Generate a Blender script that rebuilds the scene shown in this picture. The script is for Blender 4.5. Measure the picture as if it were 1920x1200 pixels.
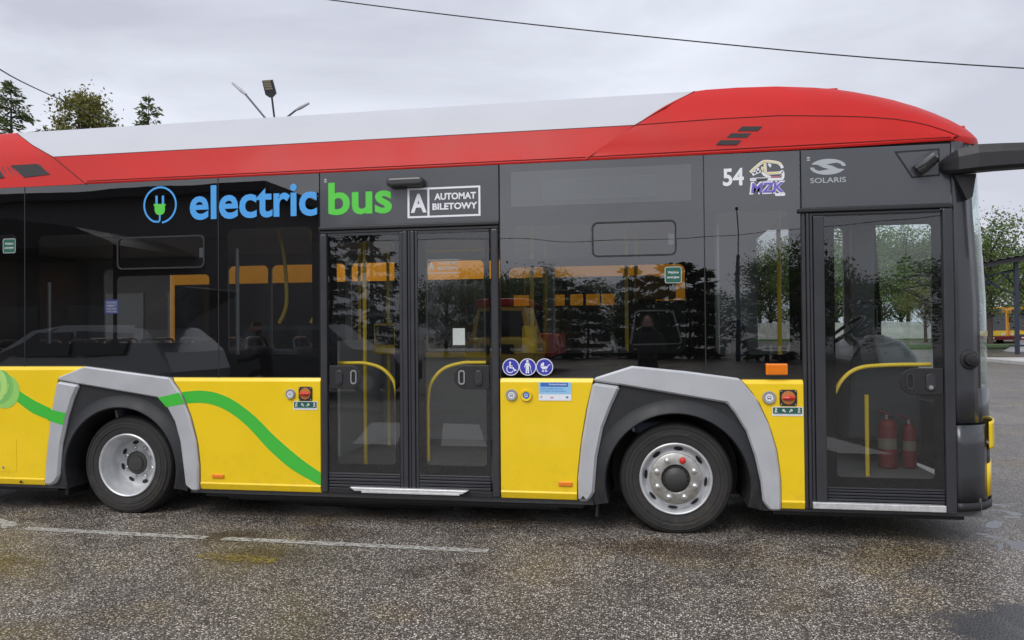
import bpy, bmesh, math, random
from mathutils import Vector, Matrix, noise
rad = math.radians
scene = bpy.context.scene
for o in list(bpy.data.objects): bpy.data.objects.remove(o)
COL = scene.collection

# ------------------------------------------------------------------ camera
YAW, PITCH, ROLL = -0.17525, 0.01217, -0.00884
CAM = Vector((0.0, -5.835, 1.548))
fw = Vector((math.sin(YAW), math.cos(YAW), 0)); rt = Vector((math.cos(YAW), -math.sin(YAW), 0)); up = Vector((0, 0, 1))
fw, up = fw*math.cos(PITCH)+up*math.sin(PITCH), up*math.cos(PITCH)-fw*math.sin(PITCH)
rt, up = rt*math.cos(ROLL)+up*math.sin(ROLL), up*math.cos(ROLL)-rt*math.sin(ROLL)
cd = bpy.data.cameras.new('camera'); cam = bpy.data.objects.new('camera', cd); COL.objects.link(cam)
cam.matrix_world = Matrix(((rt.x, up.x, -fw.x, CAM.x), (rt.y, up.y, -fw.y, CAM.y), (rt.z, up.z, -fw.z, CAM.z), (0, 0, 0, 1)))
cd.sensor_width = 36; cd.lens = 1432.73*36/1920; cd.clip_end = 2000; cd.clip_start = 0.05
scene.camera = cam

# ------------------------------------------------------------------ world, sun, exposure
SUN_EL, SUN_AZ = 50, 203     # azimuth measured clockwise from +y: the light comes from behind the photographer
w = bpy.data.worlds.new('World'); scene.world = w; w.use_nodes = True
nt = w.node_tree; nt.nodes.clear(); N = nt.nodes.new; LK = nt.links.new
sky = N('ShaderNodeTexSky'); sky.sky_type = 'NISHITA'; sky.sun_disc = False
sky.sun_elevation = rad(SUN_EL); sky.sun_rotation = rad(SUN_AZ); sky.dust_density = 4; sky.air_density = 1.2
bw = N('ShaderNodeRGBToBW'); LK(sky.outputs[0], bw.inputs[0])
tc = N('ShaderNodeTexCoord'); sp = N('ShaderNodeSeparateXYZ'); LK(tc.outputs['Generated'], sp.inputs[0])
mp = N('ShaderNodeMapping'); mp.inputs['Scale'].default_value = (1.1, 1.1, 3.4); mp.inputs['Location'].default_value = (0.4, 0.2, 0.1); LK(tc.outputs['Generated'], mp.inputs[0])
n1 = N('ShaderNodeTexNoise'); n1.inputs['Scale'].default_value = 1.6; n1.inputs['Detail'].default_value = 6; n1.inputs['Roughness'].default_value = .52; n1.inputs['Distortion'].default_value = .35
LK(mp.outputs[0], n1.inputs['Vector'])
cr = N('ShaderNodeValToRGB'); LK(n1.outputs['Fac'], cr.inputs[0])
e = cr.color_ramp.elements; e[0].position = .37; e[0].color = (.60, .635, .765, 1); e[1].position = .63; e[1].color = (.95, 1.0, 1.15, 1)
# overcast luminance law: brighter towards the zenith
zc = N('ShaderNodeMapRange'); LK(sp.outputs['Z'], zc.inputs[0]); zc.inputs[1].default_value = 0; zc.inputs[2].default_value = 1; zc.inputs[3].default_value = 8.6; zc.inputs[4].default_value = 9.2
mu = N('ShaderNodeMixRGB'); mu.blend_type = 'MULTIPLY'; mu.inputs[0].default_value = 1; LK(cr.outputs[0], mu.inputs[1]); LK(zc.outputs[0], mu.inputs[2])
mx = N('ShaderNodeMixRGB'); mx.inputs[0].default_value = .62; LK(bw.outputs[0], mx.inputs[1]); LK(mu.outputs[0], mx.inputs[2])
bg = N('ShaderNodeBackground'); bg.inputs['Strength'].default_value = .1; LK(mx.outputs[0], bg.inputs[0])
ow = N('ShaderNodeOutputWorld'); LK(bg.outputs[0], ow.inputs[0])
sd = bpy.data.lights.new('sun', 'SUN'); sd.energy = 1.05; sd.angle = rad(30); sd.color = (1, .97, .93)
so = bpy.data.objects.new('sun', sd); COL.objects.link(so)
a = rad(SUN_AZ); sdir = Vector((math.sin(a)*math.cos(rad(SUN_EL)), math.cos(a)*math.cos(rad(SUN_EL)), math.sin(rad(SUN_EL))))
so.rotation_euler = sdir.to_track_quat('Z', 'Y').to_euler()
vs = scene.view_settings; vs.view_transform = 'Standard'; vs.look = 'None'; vs.exposure = 0.46; vs.gamma = 1; vs.use_curve_mapping = False
scene.render.engine = 'CYCLES'; scene.cycles.transparent_max_bounces = 16; scene.cycles.max_bounces = 8

# ------------------------------------------------------------------ materials
M = {}
def mat(name, col, rough=.5, metal=0., coat=0., spec=.5, var=0., vscale=8., bump=0., bscale=200., emit=0., dirt=0., grime=0.):
    if name in M: return M[name]
    m = bpy.data.materials.new(name); m.use_nodes = True; t = m.node_tree; b = t.nodes['Principled BSDF']
    c = tuple(col)+(1,)
    b.inputs['Base Color'].default_value = c; b.inputs['Roughness'].default_value = rough; b.inputs['Metallic'].default_value = metal
    b.inputs['Coat Weight'].default_value = coat; b.inputs['Coat Roughness'].default_value = .06; b.inputs['Specular IOR Level'].default_value = spec
    if emit: b.inputs['Emission Color'].default_value = c; b.inputs['Emission Strength'].default_value = emit
    n = t.nodes.new; l = t.links.new
    if var or bump or dirt or grime:
        g = n('ShaderNodeNewGeometry')
    if var or dirt:
        tx = n('ShaderNodeTexNoise'); tx.inputs['Scale'].default_value = vscale; tx.inputs['Detail'].default_value = 5; l(g.outputs['Position'], tx.inputs['Vector'])
        mr = n('ShaderNodeMapRange'); mr.inputs[1].default_value = .3; mr.inputs[2].default_value = .7; mr.inputs[3].default_value = 1-var; mr.inputs[4].default_value = 1+var; l(tx.outputs['Fac'], mr.inputs[0])
        mm = n('ShaderNodeMixRGB'); mm.blend_type = 'MULTIPLY'; mm.inputs[0].default_value = 1; mm.inputs[1].default_value = c; l(mr.outputs[0], mm.inputs[2])
        out = mm.outputs[0]
        if dirt:   # fine spots of dried rain dirt
            vo = n('ShaderNodeTexVoronoi'); vo.inputs['Scale'].default_value = 55; l(g.outputs['Position'], vo.inputs['Vector'])
            sx = n('ShaderNodeSeparateXYZ'); l(vo.outputs['Color'], sx.inputs[0])
            r1 = n('ShaderNodeMapRange'); r1.inputs[1].default_value = .16; r1.inputs[2].default_value = .24; r1.inputs[3].default_value = 1; r1.inputs[4].default_value = 0; l(vo.outputs['Distance'], r1.inputs[0])
            r2 = n('ShaderNodeMath'); r2.operation = 'GREATER_THAN'; r2.inputs[1].default_value = .86; l(sx.outputs[0], r2.inputs[0])
            r3 = n('ShaderNodeMath'); r3.operation = 'MULTIPLY'; l(r1.outputs[0], r3.inputs[0]); l(r2.outputs[0], r3.inputs[1])
            r4 = n('ShaderNodeMath'); r4.operation = 'MULTIPLY'; r4.inputs[1].default_value = dirt; l(r3.outputs[0], r4.inputs[0])
            m2 = n('ShaderNodeMixRGB'); l(r4.outputs[0], m2.inputs[0]); l(out, m2.inputs[1]); m2.inputs[2].default_value = (.02, .018, .016, 1); out = m2.outputs[0]
        if grime:  # road splash dried on the lower panels
            sz = n('ShaderNodeSeparateXYZ'); l(g.outputs['Position'], sz.inputs[0]); hz = n('ShaderNodeMapRange'); hz.inputs[1].default_value = .24; hz.inputs[2].default_value = .62; hz.inputs[3].default_value = grime; hz.inputs[4].default_value = .03; l(sz.outputs['Z'], hz.inputs[0])
            gn = n('ShaderNodeTexNoise'); gn.inputs['Scale'].default_value = 11; gn.inputs['Detail'].default_value = 8; gn.inputs['Roughness'].default_value = .75; l(g.outputs['Position'], gn.inputs['Vector'])
            gm_ = n('ShaderNodeMapRange'); gm_.inputs[1].default_value = .50; gm_.inputs[2].default_value = .75; l(gn.outputs['Fac'], gm_.inputs[0]); gx_ = n('ShaderNodeMath'); gx_.operation = 'MULTIPLY'; l(gm_.outputs[0], gx_.inputs[0]); l(hz.outputs[0], gx_.inputs[1])
            m4 = n('ShaderNodeMixRGB'); l(gx_.outputs[0], m4.inputs[0]); l(out, m4.inputs[1]); m4.inputs[2].default_value = (.17, .125, .07, 1); out = m4.outputs[0]
        l(out, b.inputs['Base Color'])
        rr = n('ShaderNodeMapRange'); rr.inputs[1].default_value = .3; rr.inputs[2].default_value = .7; rr.inputs[3].default_value = max(.02, rough-.06); rr.inputs[4].default_value = min(1, rough+.08); l(tx.outputs['Fac'], rr.inputs[0]); l(rr.outputs[0], b.inputs['Roughness'])
    if bump:
        t2 = n('ShaderNodeTexNoise'); t2.inputs['Scale'].default_value = bscale; t2.inputs['Detail'].default_value = 3; l(g.outputs['Position'], t2.inputs['Vector'])
        bp = n('ShaderNodeBump'); bp.inputs['Strength'].default_value = bump; bp.inputs['Distance'].default_value = .002; l(t2.outputs['Fac'], bp.inputs['Height']); l(bp.outputs[0], b.inputs['Normal'])
    M[name] = m; return m
def glass(name, tint, r0, wave=.0, haze=0.):
    m = bpy.data.materials.new(name); m.use_nodes = True; t = m.node_tree; t.nodes.clear(); n = t.nodes.new; l = t.links.new
    tr = n('ShaderNodeBsdfTransparent'); tr.inputs[0].default_value = tuple(tint)+(1,)
    gl = n('ShaderNodeBsdfGlossy'); gl.inputs['Roughness'].default_value = .0; gl.inputs[0].default_value = (1, 1, 1, 1)
    lw = n('ShaderNodeLayerWeight'); lw.inputs[0].default_value = .5
    pw = n('ShaderNodeMath'); pw.operation = 'POWER'; pw.inputs[1].default_value = 5; l(lw.outputs['Facing'], pw.inputs[0])
    mr = n('ShaderNodeMapRange'); mr.inputs[3].default_value = r0; mr.inputs[4].default_value = 1; l(pw.outputs[0], mr.inputs[0])
    if wave:
        g = n('ShaderNodeNewGeometry'); tx = n('ShaderNodeTexNoise'); tx.inputs['Scale'].default_value = 1.6; tx.inputs['Detail'].default_value = 1; l(g.outputs['Position'], tx.inputs['Vector'])
        bp = n('ShaderNodeBump'); bp.inputs['Strength'].default_value = 1; bp.inputs['Distance'].default_value = wave; l(tx.outputs['Fac'], bp.inputs['Height']); l(bp.outputs[0], gl.inputs['Normal'])
    mi = n('ShaderNodeMixShader'); l(mr.outputs[0], mi.inputs[0]); l(tr.outputs[0], mi.inputs[1]); l(gl.outputs[0], mi.inputs[2])
    out = mi.outputs[0]
    if haze:      # dried splashes and streaks on the pane
        g2 = n('ShaderNodeNewGeometry'); mp_ = n('ShaderNodeMapping'); mp_.inputs['Scale'].default_value = (9, 9, 3.5); l(g2.outputs['Position'], mp_.inputs[0])
        tz = n('ShaderNodeTexNoise'); tz.inputs['Scale'].default_value = 1.3; tz.inputs['Detail'].default_value = 7; tz.inputs['Roughness'].default_value = .68; l(mp_.outputs[0], tz.inputs['Vector'])
        hz = n('ShaderNodeMapRange'); hz.inputs[1].default_value = .42; hz.inputs[2].default_value = .72; hz.inputs[3].default_value = .01; hz.inputs[4].default_value = haze; l(tz.outputs['Fac'], hz.inputs[0])
        df = n('ShaderNodeBsdfDiffuse'); df.inputs[0].default_value = (.22, .21, .20, 1); m3 = n('ShaderNodeMixShader'); l(hz.outputs[0], m3.inputs[0]); l(out, m3.inputs[1]); l(df.outputs[0], m3.inputs[2]); out = m3.outputs[0]
    o = n('ShaderNodeOutputMaterial'); l(out, o.inputs[0]); M[name] = m; return m
YEL = mat('yellow_paint', (.89, .605, .004), .36, coat=.28, grime=.22, var=.03, vscale=3, bump=.05, bscale=60)
RED = mat('red_paint', (.52, .014, .010), .44, coat=.05, spec=.22, dirt=.25, var=.06, vscale=2.5, bump=.25, bscale=420)
WHT = mat('white_paint', (.50, .51, .54), .5, coat=.08, var=.02, vscale=2)
SIL = mat('silver_paint', (.52, .53, .555), .40, metal=.3, coat=.35, grime=.35, var=.05, vscale=5)
DGR = mat('dark_grey_paint', (.060, .064, .074), .34, coat=.5, var=.06, vscale=3, dirt=.7, bump=.1, bscale=300)
CHA = mat('charcoal_panel', (.034, .036, .042), .34, coat=.5, var=.08, vscale=4, bump=.1, bscale=250)
ALU = mat('door_profile_grey', (.040, .041, .047), .38, metal=.2, coat=.15, var=.06, vscale=6)
BLK = mat('black_plastic', (.016, .016, .018), .5, var=.1, vscale=9, bump=.25, bscale=350)
ARC = mat('arch_plastic', (.015, .016, .019), .55, grime=.3, var=.15, vscale=7, bump=.2, bscale=250)
RUB = mat('seal_rubber', (.010, .010, .011), .6)
TYR = mat('tyre_rubber', (.030, .028, .027), .80, grime=.25, var=.22, vscale=9, bump=.4, bscale=160)
TYT = mat('tyre_tread', (.016, .015, .015), .85, var=.25, vscale=14, bump=.8, bscale=60)
RIM = mat('rim_silver', (.60, .61, .62), .42, metal=.40, var=.10, vscale=16, dirt=.5)
STE = mat('hub_steel', (.46, .45, .42), .40, metal=.8, var=.15, vscale=40, bump=.2, bscale=150)
CAP = mat('hub_black', (.045, .044, .042), .5, bump=.4, bscale=90)
BOLT = mat('nut_steel', (.62, .62, .62), .25, metal=.9)
REDP = mat('red_plastic', (.6, .03, .02), .35)
FRIT = mat('window_border_black', (.005, .005, .006), .9, spec=.0)
STRIP = mat('aluminium_strip', (.70, .70, .70), .35, metal=.5, var=.12, vscale=30)
ORG = mat('orange_lens', (.85, .22, .005), .2, coat=.8)
YRL = mat('yellow_rail', (.80, .55, .02), .3, coat=.5)
GPL = mat('grab_steel', (.45, .46, .47), .3, metal=.7)
DISP = mat('display_panel', (.16, .165, .18), .5)
DOT = mat('display_dots', (.30, .31, .33), .5)
WHD = mat('white_decal', (.80, .81, .85), .4)
BLD = mat('blue_decal', (.07, .36, .80), .45)
GRD = mat('green_decal', (.10, .62, .06), .45)
GRW = mat('green_wave', (.055, .50, .045), .35, coat=.4)
GRL = mat('pale_green_decal', (.30, .62, .14), .4); GRL2 = mat('mid_green_decal', (.20, .52, .13), .4); GRL3 = mat('lime_decal', (.42, .70, .20), .4)
VIO = mat('violet_decal', (.17, .13, .50), .45); LBL = mat('indigo_sign', (.045, .05, .42), .4)
YLD = mat('pale_yellow_decal', (.80, .62, .18), .45); PNK = mat('pink_decal', (.60, .16, .20), .45)
SGR = mat('grey_decal', (.42, .45, .47), .45)
DGN = mat('safety_green', (.015, .11, .07), .4); SKB = mat('sky_blue_decal', (.30, .58, .82), .45); MBL = mat('mid_blue_decal', (.04, .16, .50), .45)
BLKD = mat('black_decal', (.02, .02, .02), .5)
INT = mat('interior_grey', (.36, .37, .38), .6, var=.05, vscale=4); CEIL = mat('interior_ceiling', (.55, .55, .56), .6)
FLR = mat('interior_floor', (.10, .10, .105), .6, var=.15, vscale=30); SEAT = mat('seat_fabric', (.045, .05, .075), .9, var=.2, vscale=30); SHEL = mat('seat_shell', (.26, .26, .27), .5)
DASH = mat('dashboard_grey', (.045, .05, .055), .45)
GL = glass('bus_glass', (.46, .48, .48), .122, .0012, .012); GLC = glass('door_glass', (.88, .91, .90), .075, .0008, .02); GLW = glass('windscreen_glass', (.84, .93, .90), .085)
GLF = glass('far_window_glass', (.80, .82, .81), .05)

def ground_mat():
    m = bpy.data.materials.new('wet_asphalt'); m.use_nodes = True; t = m.node_tree; b = t.nodes['Principled BSDF']; n = t.nodes.new; l = t.links.new
    g = n('ShaderNodeNewGeometry'); P = g.outputs['Position']
    def noise_(sc, det=4, ro=.55, dist=0.):
        x = n('ShaderNodeTexNoise'); x.inputs['Scale'].default_value = sc; x.inputs['Detail'].default_value = det; x.inputs['Roughness'].default_value = ro; x.inputs['Distortion'].default_value = dist; l(P, x.inputs['Vector']); return x.outputs['Fac']
    def mr(v, a_, b_, c_, d_, smooth=False):
        x = n('ShaderNodeMapRange'); x.inputs[1].default_value = a_; x.inputs[2].default_value = b_; x.inputs[3].default_value = c_; x.inputs[4].default_value = d_
        if smooth: x.interpolation_type = 'SMOOTHSTEP'
        l(v, x.inputs[0]); return x.outputs[0]
    def ma(op, a_, b_=None):
        x = n('ShaderNodeMath'); x.operation = op
        for i, v in enumerate((a_, b_)):
            if v is None: continue
            if isinstance(v, (int, float)): x.inputs[i].default_value = v
            else: l(v, x.inputs[i])
        return x.outputs[0]
    def mix(f, a_, b_, mode='MIX'):
        x = n('ShaderNodeMixRGB'); x.blend_type = mode
        for i, v in enumerate((f, a_, b_)):
            if isinstance(v, (int, float)): x.inputs[i].default_value = v
            elif isinstance(v, tuple): x.inputs[i].default_value = v+(1,)
            else: l(v, x.inputs[i])
        return x.outputs[0]
    def vor(sc):
        v = n('ShaderNodeTexVoronoi'); v.inputs['Scale'].default_value = sc; l(P, v.inputs['Vector']); s = n('ShaderNodeSeparateXYZ'); l(v.outputs['Color'], s.inputs[0]); return v.outputs['Distance'], s.outputs[0], s.outputs[1]
    d1, r1, q1 = vor(78); d2, r2, q2 = vor(150)
    st1 = ma('MULTIPLY', ma('GREATER_THAN', r1, .42), mr(d1, .30, .50, 1, 0)); st2 = ma('MULTIPLY', ma('GREATER_THAN', r2, .35), mr(d2, .30, .5, 1, 0))
    br1 = mr(q1, 0, 1, .20, 1.0); br2 = mr(q2, 0, 1, .14, .62)
    c1 = mix(1., (1., .945, .87), br1, 'MULTIPLY'); c2 = mix(1., (1., .94, .86), br2, 'MULTIPLY')
    col = mix(st2, (.058, .052, .047), c2); col = mix(st1, col, c1)
    big = noise_(.55, 5, .6); mid = noise_(2.3, 5, .6, .4)
    col = mix(1., col, mix(mr(big, .35, .65, 0, 1, True), (.74, .70, .66), (1.06, 1.0, .93)), 'MULTIPLY')
    col = mix(mr(mid, .54, .70, 0, .75, True), col, mix(1., col, (.42, .38, .36), 'MULTIPLY'))
    # ochre patches: faint stains plus the yellow panels' reflection put into the colour
    och = ma('MULTIPLY', mr(noise_(.9, 3), .52, .68, 0, .5, True), 1.)
    col = mix(och, col, mix(1., col, (1.15, .95, .45), 'MULTIPLY'))
    s = n('ShaderNodeSeparateXYZ'); l(P, s.inputs[0]); X, Y = s.outputs[0], s.outputs[1]
    # newer dark patch of asphalt in front of the bus nose
    edge = mr(noise_(3.2, 4), 0, 1, -.55, .55)
    dx = ma('MULTIPLY', ma('SUBTRACT', X, 2.15), 1.35); dy = ma('MULTIPLY', ma('ADD', Y, 1.55), 2.3)
    pd = ma('ADD', ma('SQRT', ma('ADD', ma('MULTIPLY', dx, dx), ma('MULTIPLY', dy, dy))), edge)
    patch = mr(pd, .80, .98, 1, 0, True)
    col = mix(patch, col, mix(mr(d2, .1, .5, 0, 1), (.13, .13, .132), (.05, .05, .052)))
    # oil stains by the parking line, long cracks
    for ox, oy, sx_, sy_ in ((-3.12, -.50, 2.6, 4.5), (-2.35, -.28, 2.0, 5.0), (-2.6, -.95, 1.6, 3.4), (.2, -.35, 1.1, 3.0), (-4.6, -1.6, 1.2, 1.6)):
        ex = ma('MULTIPLY', ma('SUBTRACT', X, ox), sx_); ey = ma('MULTIPLY', ma('SUBTRACT', Y, oy), sy_); ed = ma('ADD', ma('SQRT', ma('ADD', ma('MULTIPLY', ex, ex), ma('MULTIPLY', ey, ey))), edge)
        col = mix(mr(ed, .35, 1.0, .62, 0, True), col, mix(1., col, (.40, .33, .29), 'MULTIPLY'))
    vc = n('ShaderNodeTexVoronoi'); vc.feature = 'DISTANCE_TO_EDGE'; vc.inputs['Scale'].default_value = .33
    dn = n('ShaderNodeTexNoise'); dn.inputs['Scale'].default_value = 2.2; dn.inputs['Detail'].default_value = 5; l(P, dn.inputs['Vector']); dm = n('ShaderNodeMixRGB'); dm.blend_type = 'ADD'; dm.inputs[0].default_value = .35; l(P, dm.inputs[1]); l(dn.outputs['Color'], dm.inputs[2]); l(dm.outputs[0], vc.inputs['Vector'])
    crk = ma('MULTIPLY', mr(vc.outputs['Distance'], .0015, .006, 1, 0), mr(noise_(.6, 2), .50, .60, 0, .4, True))
    col = mix(crk, col, (.018, .016, .014))
    # wetness and standing water on the right
    reg = mr(X, 1.0, 2.6, 0, 1, True); regy = mr(Y, -2.2, -.9, 0, 1, True)
    pn = noise_(2.1, 5, .55, .6)
    pud = ma('MULTIPLY', ma('MULTIPLY', mr(pn, .585, .615, 0, 1, True), reg), ma('MULTIPLY', regy, mr(Y, 1.2, 2.6, 1, 0, True)))
    wet = ma('MAXIMUM', mr(noise_(.8, 5, .6, .5), .42, .62, 0, 1, True), ma('MULTIPLY', reg, .8))
    col = mix(ma('MULTIPLY', wet, .45), col, mix(1., col, (.55, .53, .52), 'MULTIPLY'))
    col = mix(pud, col, (.03, .028, .026))
    l(col, b.inputs['Base Color'])
    ro = mr(wet, 0, 1, .60, .30); rx = n('ShaderNodeMixRGB'); l(pud, rx.inputs[0]); l(ro, rx.inputs[1]); rx.inputs[2].default_value = (.02, .02, .02, 1); l(rx.outputs[0], b.inputs['Roughness']); l(mr(pud, 0, 1, .5, 1.0), b.inputs['Specular IOR Level'])
    hgt = ma('ADD', ma('MULTIPLY', mr(d1, 0, .6, 1, 0), .7), ma('MULTIPLY', mr(d2, 0, .6, 1, 0), .4))
    bp = n('ShaderNodeBump'); bp.inputs['Distance'].default_value = .004; l(hgt, bp.inputs['Height']); l(ma('MULTIPLY', ma('SUBTRACT', 1., pud), .6), bp.inputs['Strength']); l(bp.outputs[0], b.inputs['Normal'])
    return m
def worn_paint(name, col, lo, hi, sc=28):
    m = bpy.data.materials.new(name); m.use_nodes = True; t = m.node_tree; b = t.nodes['Principled BSDF']; n = t.nodes.new; l = t.links.new
    g = n('ShaderNodeNewGeometry'); x = n('ShaderNodeTexNoise'); x.inputs['Scale'].default_value = sc; x.inputs['Detail'].default_value = 6; x.inputs['Roughness'].default_value = .7; l(g.outputs['Position'], x.inputs['Vector'])
    r = n('ShaderNodeMapRange'); r.inputs[1].default_value = lo; r.inputs[2].default_value = hi; l(x.outputs['Fac'], r.inputs[0])
    b.inputs['Base Color'].default_value = col+(1,); b.inputs['Roughness'].default_value = .55
    l(r.outputs[0], b.inputs['Alpha']); M[name] = m; return m
def foliage(name, c0, c1, sub=.25):
    m = bpy.data.materials.new(name); m.use_nodes = True; t = m.node_tree; b = t.nodes['Principled BSDF']; n = t.nodes.new; l = t.links.new
    g = n('ShaderNodeNewGeometry'); r = n('ShaderNodeValToRGB'); r.color_ramp.elements[0].color = c0+(1,); r.color_ramp.elements[1].color = c1+(1,); l(g.outputs['Random Per Island'], r.inputs[0]); l(r.outputs[0], b.inputs['Base Color'])
    b.inputs['Roughness'].default_value = .6; b.inputs['Specular IOR Level'].default_value = .25
    tl = n('ShaderNodeBsdfTranslucent'); l(r.outputs[0], tl.inputs[0]); mi = n('ShaderNodeMixShader'); mi.inputs[0].default_value = sub; l(b.outputs[0], mi.inputs[1]); l(tl.outputs[0], mi.inputs[2]); l(mi.outputs[0], t.nodes['Material Output'].inputs[0]); M[name] = m; return m

# ------------------------------------------------------------------ mesh helpers
class MB:
    def __init__(s): s.v = []; s.f = []; s.mi = []; s.cur = 0
    def add(s, vs_, fs):
        o = len(s.v); s.v += [tuple(q) for q in vs_]; s.f += [tuple(i+o for i in f) for f in fs]; s.mi += [s.cur]*len(fs); return s
    def box(s, x0, x1, y0, y1, z0, z1):
        v = [(x0, y0, z0), (x1, y0, z0), (x1, y1, z0), (x0, y1, z0), (x0, y0, z1), (x1, y0, z1), (x1, y1, z1), (x0, y1, z1)]
        return s.add(v, [(0, 3, 2, 1), (4, 5, 6, 7), (0, 1, 5, 4), (1, 2, 6, 5), (2, 3, 7, 6), (3, 0, 4, 7)])
    def prism(s, pts, y0, y1):      # outline in (x,z), extruded along y
        n_ = len(pts); v = [(p[0], y0, p[1]) for p in pts]+[(p[0], y1, p[1]) for p in pts]
        return s.add(v, [tuple(range(n_)), tuple(range(2*n_-1, n_-1, -1))]+[(i, n_+i, n_+(i+1) % n_, (i+1) % n_) for i in range(n_)])
    def flat(s, pts, y):
        return s.add([(p[0], y, p[1]) for p in pts], [tuple(range(len(pts)))])
    def grid(s, rows, close=False):
        n_ = len(rows[0]); v = [q for r in rows for q in r]; f = []
        for i in range(len(rows)-1):
            for j in range(n_ if close else n_-1):
                k = (j+1) % n_; f.append((i*n_+j, i*n_+k, (i+1)*n_+k, (i+1)*n_+j))
        return s.add(v, f)
    def tube(s, pts, r, n_=8, cap=True):
        pts = [Vector(p) for p in pts]; rows = []; prev = None
        rr = r if isinstance(r, (list, tuple)) else [r]*len(pts)
        for i, p in enumerate(pts):
            d = (pts[min(i+1, len(pts)-1)]-pts[max(i-1, 0)]).normalized()
            if prev is None: a_ = d.orthogonal().normalized()
            else: a_ = (prev-d*prev.dot(d)).normalized()
            prev = a_; c_ = d.cross(a_)
            rows.append([tuple(p+(a_*math.cos(2*math.pi*k/n_)+c_*math.sin(2*math.pi*k/n_))*rr[i]) for k in range(n_)])
        o = len(s.v); s.grid(rows, True)
        if cap: s.f += [tuple(o+k for k in range(n_-1, -1, -1)), tuple(o+(len(pts)-1)*n_+k for k in range(n_))]; s.mi += [s.cur]*2
        return s
    def lathe(s, prof, cx, cz, n_=48, y0=0.):   # profile (radius, y) turned about an axis along y
        rows = [[(cx+r*math.cos(2*math.pi*k/n_), y0+y, cz+r*math.sin(2*math.pi*k/n_)) for k in range(n_)] for r, y in prof]
        return s.grid(rows, True)
    def disc(s, cx, cz, r, y, n_=32, rz=None):
        rz = rz or r; return s.flat([(cx+r*math.cos(2*math.pi*k/n_), cz+rz*math.sin(2*math.pi*k/n_)) for k in range(n_)], y)
    def build(s, name, m, parent=None, smooth=False, bevel=0., seg=2):
        me = bpy.data.meshes.new(name); me.from_pydata(s.v, [], s.f); me.update()
        bm = bmesh.new(); bm.from_mesh(me); bmesh.ops.recalc_face_normals(bm, faces=bm.faces); bm.to_mesh(me); bm.free()
        for q in (m if isinstance(m, (list, tuple)) else [m]): me.materials.append(q)
        if isinstance(m, (list, tuple)):
            for i, p in enumerate(me.polygons): p.material_index = s.mi[i]
        o = bpy.data.objects.new(name, me); COL.objects.link(o)
        if parent: o.parent = parent
        if smooth: shade(me)
        if bevel:
            b = o.modifiers.new('bevel', 'BEVEL'); b.width = bevel; b.segments = seg; b.limit_method = 'ANGLE'; b.angle_limit = rad(30)
        return o
def shade(me, ang=35):
    me.polygons.foreach_set('use_smooth', [True]*len(me.polygons))
    bm = bmesh.new(); bm.from_mesh(me)
    for e_ in bm.edges:
        if len(e_.link_faces) == 2 and e_.calc_face_angle(0) > rad(ang): e_.smooth = False
    bm.to_mesh(me); bm.free()
def tag(o, label, cat, group=None):
    o['label'] = label; o['category'] = cat
    if group: o['group'] = group
    return o
def thing(name, label, cat, loc=(0, 0, 0), rz=0, group=None):
    o = bpy.data.objects.new(name, None); COL.objects.link(o); o.location = loc; o.rotation_euler.z = rz; o.empty_display_size = .2
    return tag(o, label, cat, group)
def structure(o, kind='structure'): o['kind'] = kind; return o
def dup(root, loc, rz=0, label=None, scale=None):
    r = root.copy(); COL.objects.link(r); r.location = loc; r.rotation_euler.z = rz
    if label: r['label'] = label
    if scale: r.scale = (scale,)*3 if isinstance(scale, (int, float)) else scale
    def kids(src, dst):
        for ch in [c for c in bpy.data.objects if c.parent == src]:
            c2 = ch.copy(); COL.objects.link(c2); c2.parent = dst; kids(ch, c2)
    kids(root, r); return r
def lerp(pts, t):        # piecewise linear y(x)
    if t <= pts[0][0]: return pts[0][1]
    for (a_, b_), (c_, d_) in zip(pts, pts[1:]):
        if t <= c_: return b_+(d_-b_)*(t-a_)/(c_-a_)
    return pts[-1][1]
def rrect(x0, x1, z0, z1, r, n_=5):
    p = []
    for cx, cz, a0 in ((x1-r, z0+r, -90), (x1-r, z1-r, 0), (x0+r, z1-r, 90), (x0+r, z0+r, 180)):
        for k in range(n_+1): t = rad(a0+90*k/n_); p.append((cx+r*math.cos(t), cz+r*math.sin(t)))
    return p
def circ(cx, cz, r, n_=28, rz=None): return [(cx+r*math.cos(2*math.pi*k/n_), cz+(rz or r)*math.sin(2*math.pi*k/n_)) for k in range(n_)]
def smooth_line(pts, n_=6):
    P = [Vector(p) for p in pts]; out = []
    for i in range(len(P)-1):
        p0 = P[max(i-1, 0)]; p1 = P[i]; p2 = P[i+1]; p3 = P[min(i+2, len(P)-1)]
        for k in range(n_):
            t = k/n_; out.append(tuple(.5*((2*p1)+(p2-p0)*t+(2*p0-5*p1+4*p2-p3)*t*t+(3*p1-p0-3*p2+p3)*t**3)))
    out.append(tuple(P[-1])); return out
def holed(name, outer, holes, y, m, parent, thick=0.):   # plate with openings, in the plane y
    bm = bmesh.new()
    for loop in [outer]+holes:
        vs_ = [bm.verts.new((p[0], y, p[1])) for p in loop]
        for i in range(len(vs_)): bm.edges.new((vs_[i], vs_[(i+1) % len(vs_)]))
    bmesh.ops.triangle_fill(bm, use_beauty=True, use_dissolve=False, edges=bm.edges[:])
    if thick:
        r = bmesh.ops.extrude_face_region(bm, geom=bm.faces[:]); bmesh.ops.translate(bm, verts=[q for q in r['geom'] if isinstance(q, bmesh.types.BMVert)], vec=(0, thick, 0))
    bmesh.ops.recalc_face_normals(bm, faces=bm.faces)
    me = bpy.data.meshes.new(name); bm.to_mesh(me); bm.free(); me.materials.append(m)
    o = bpy.data.objects.new(name, me); COL.objects.link(o); o.parent = parent; return o
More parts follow.
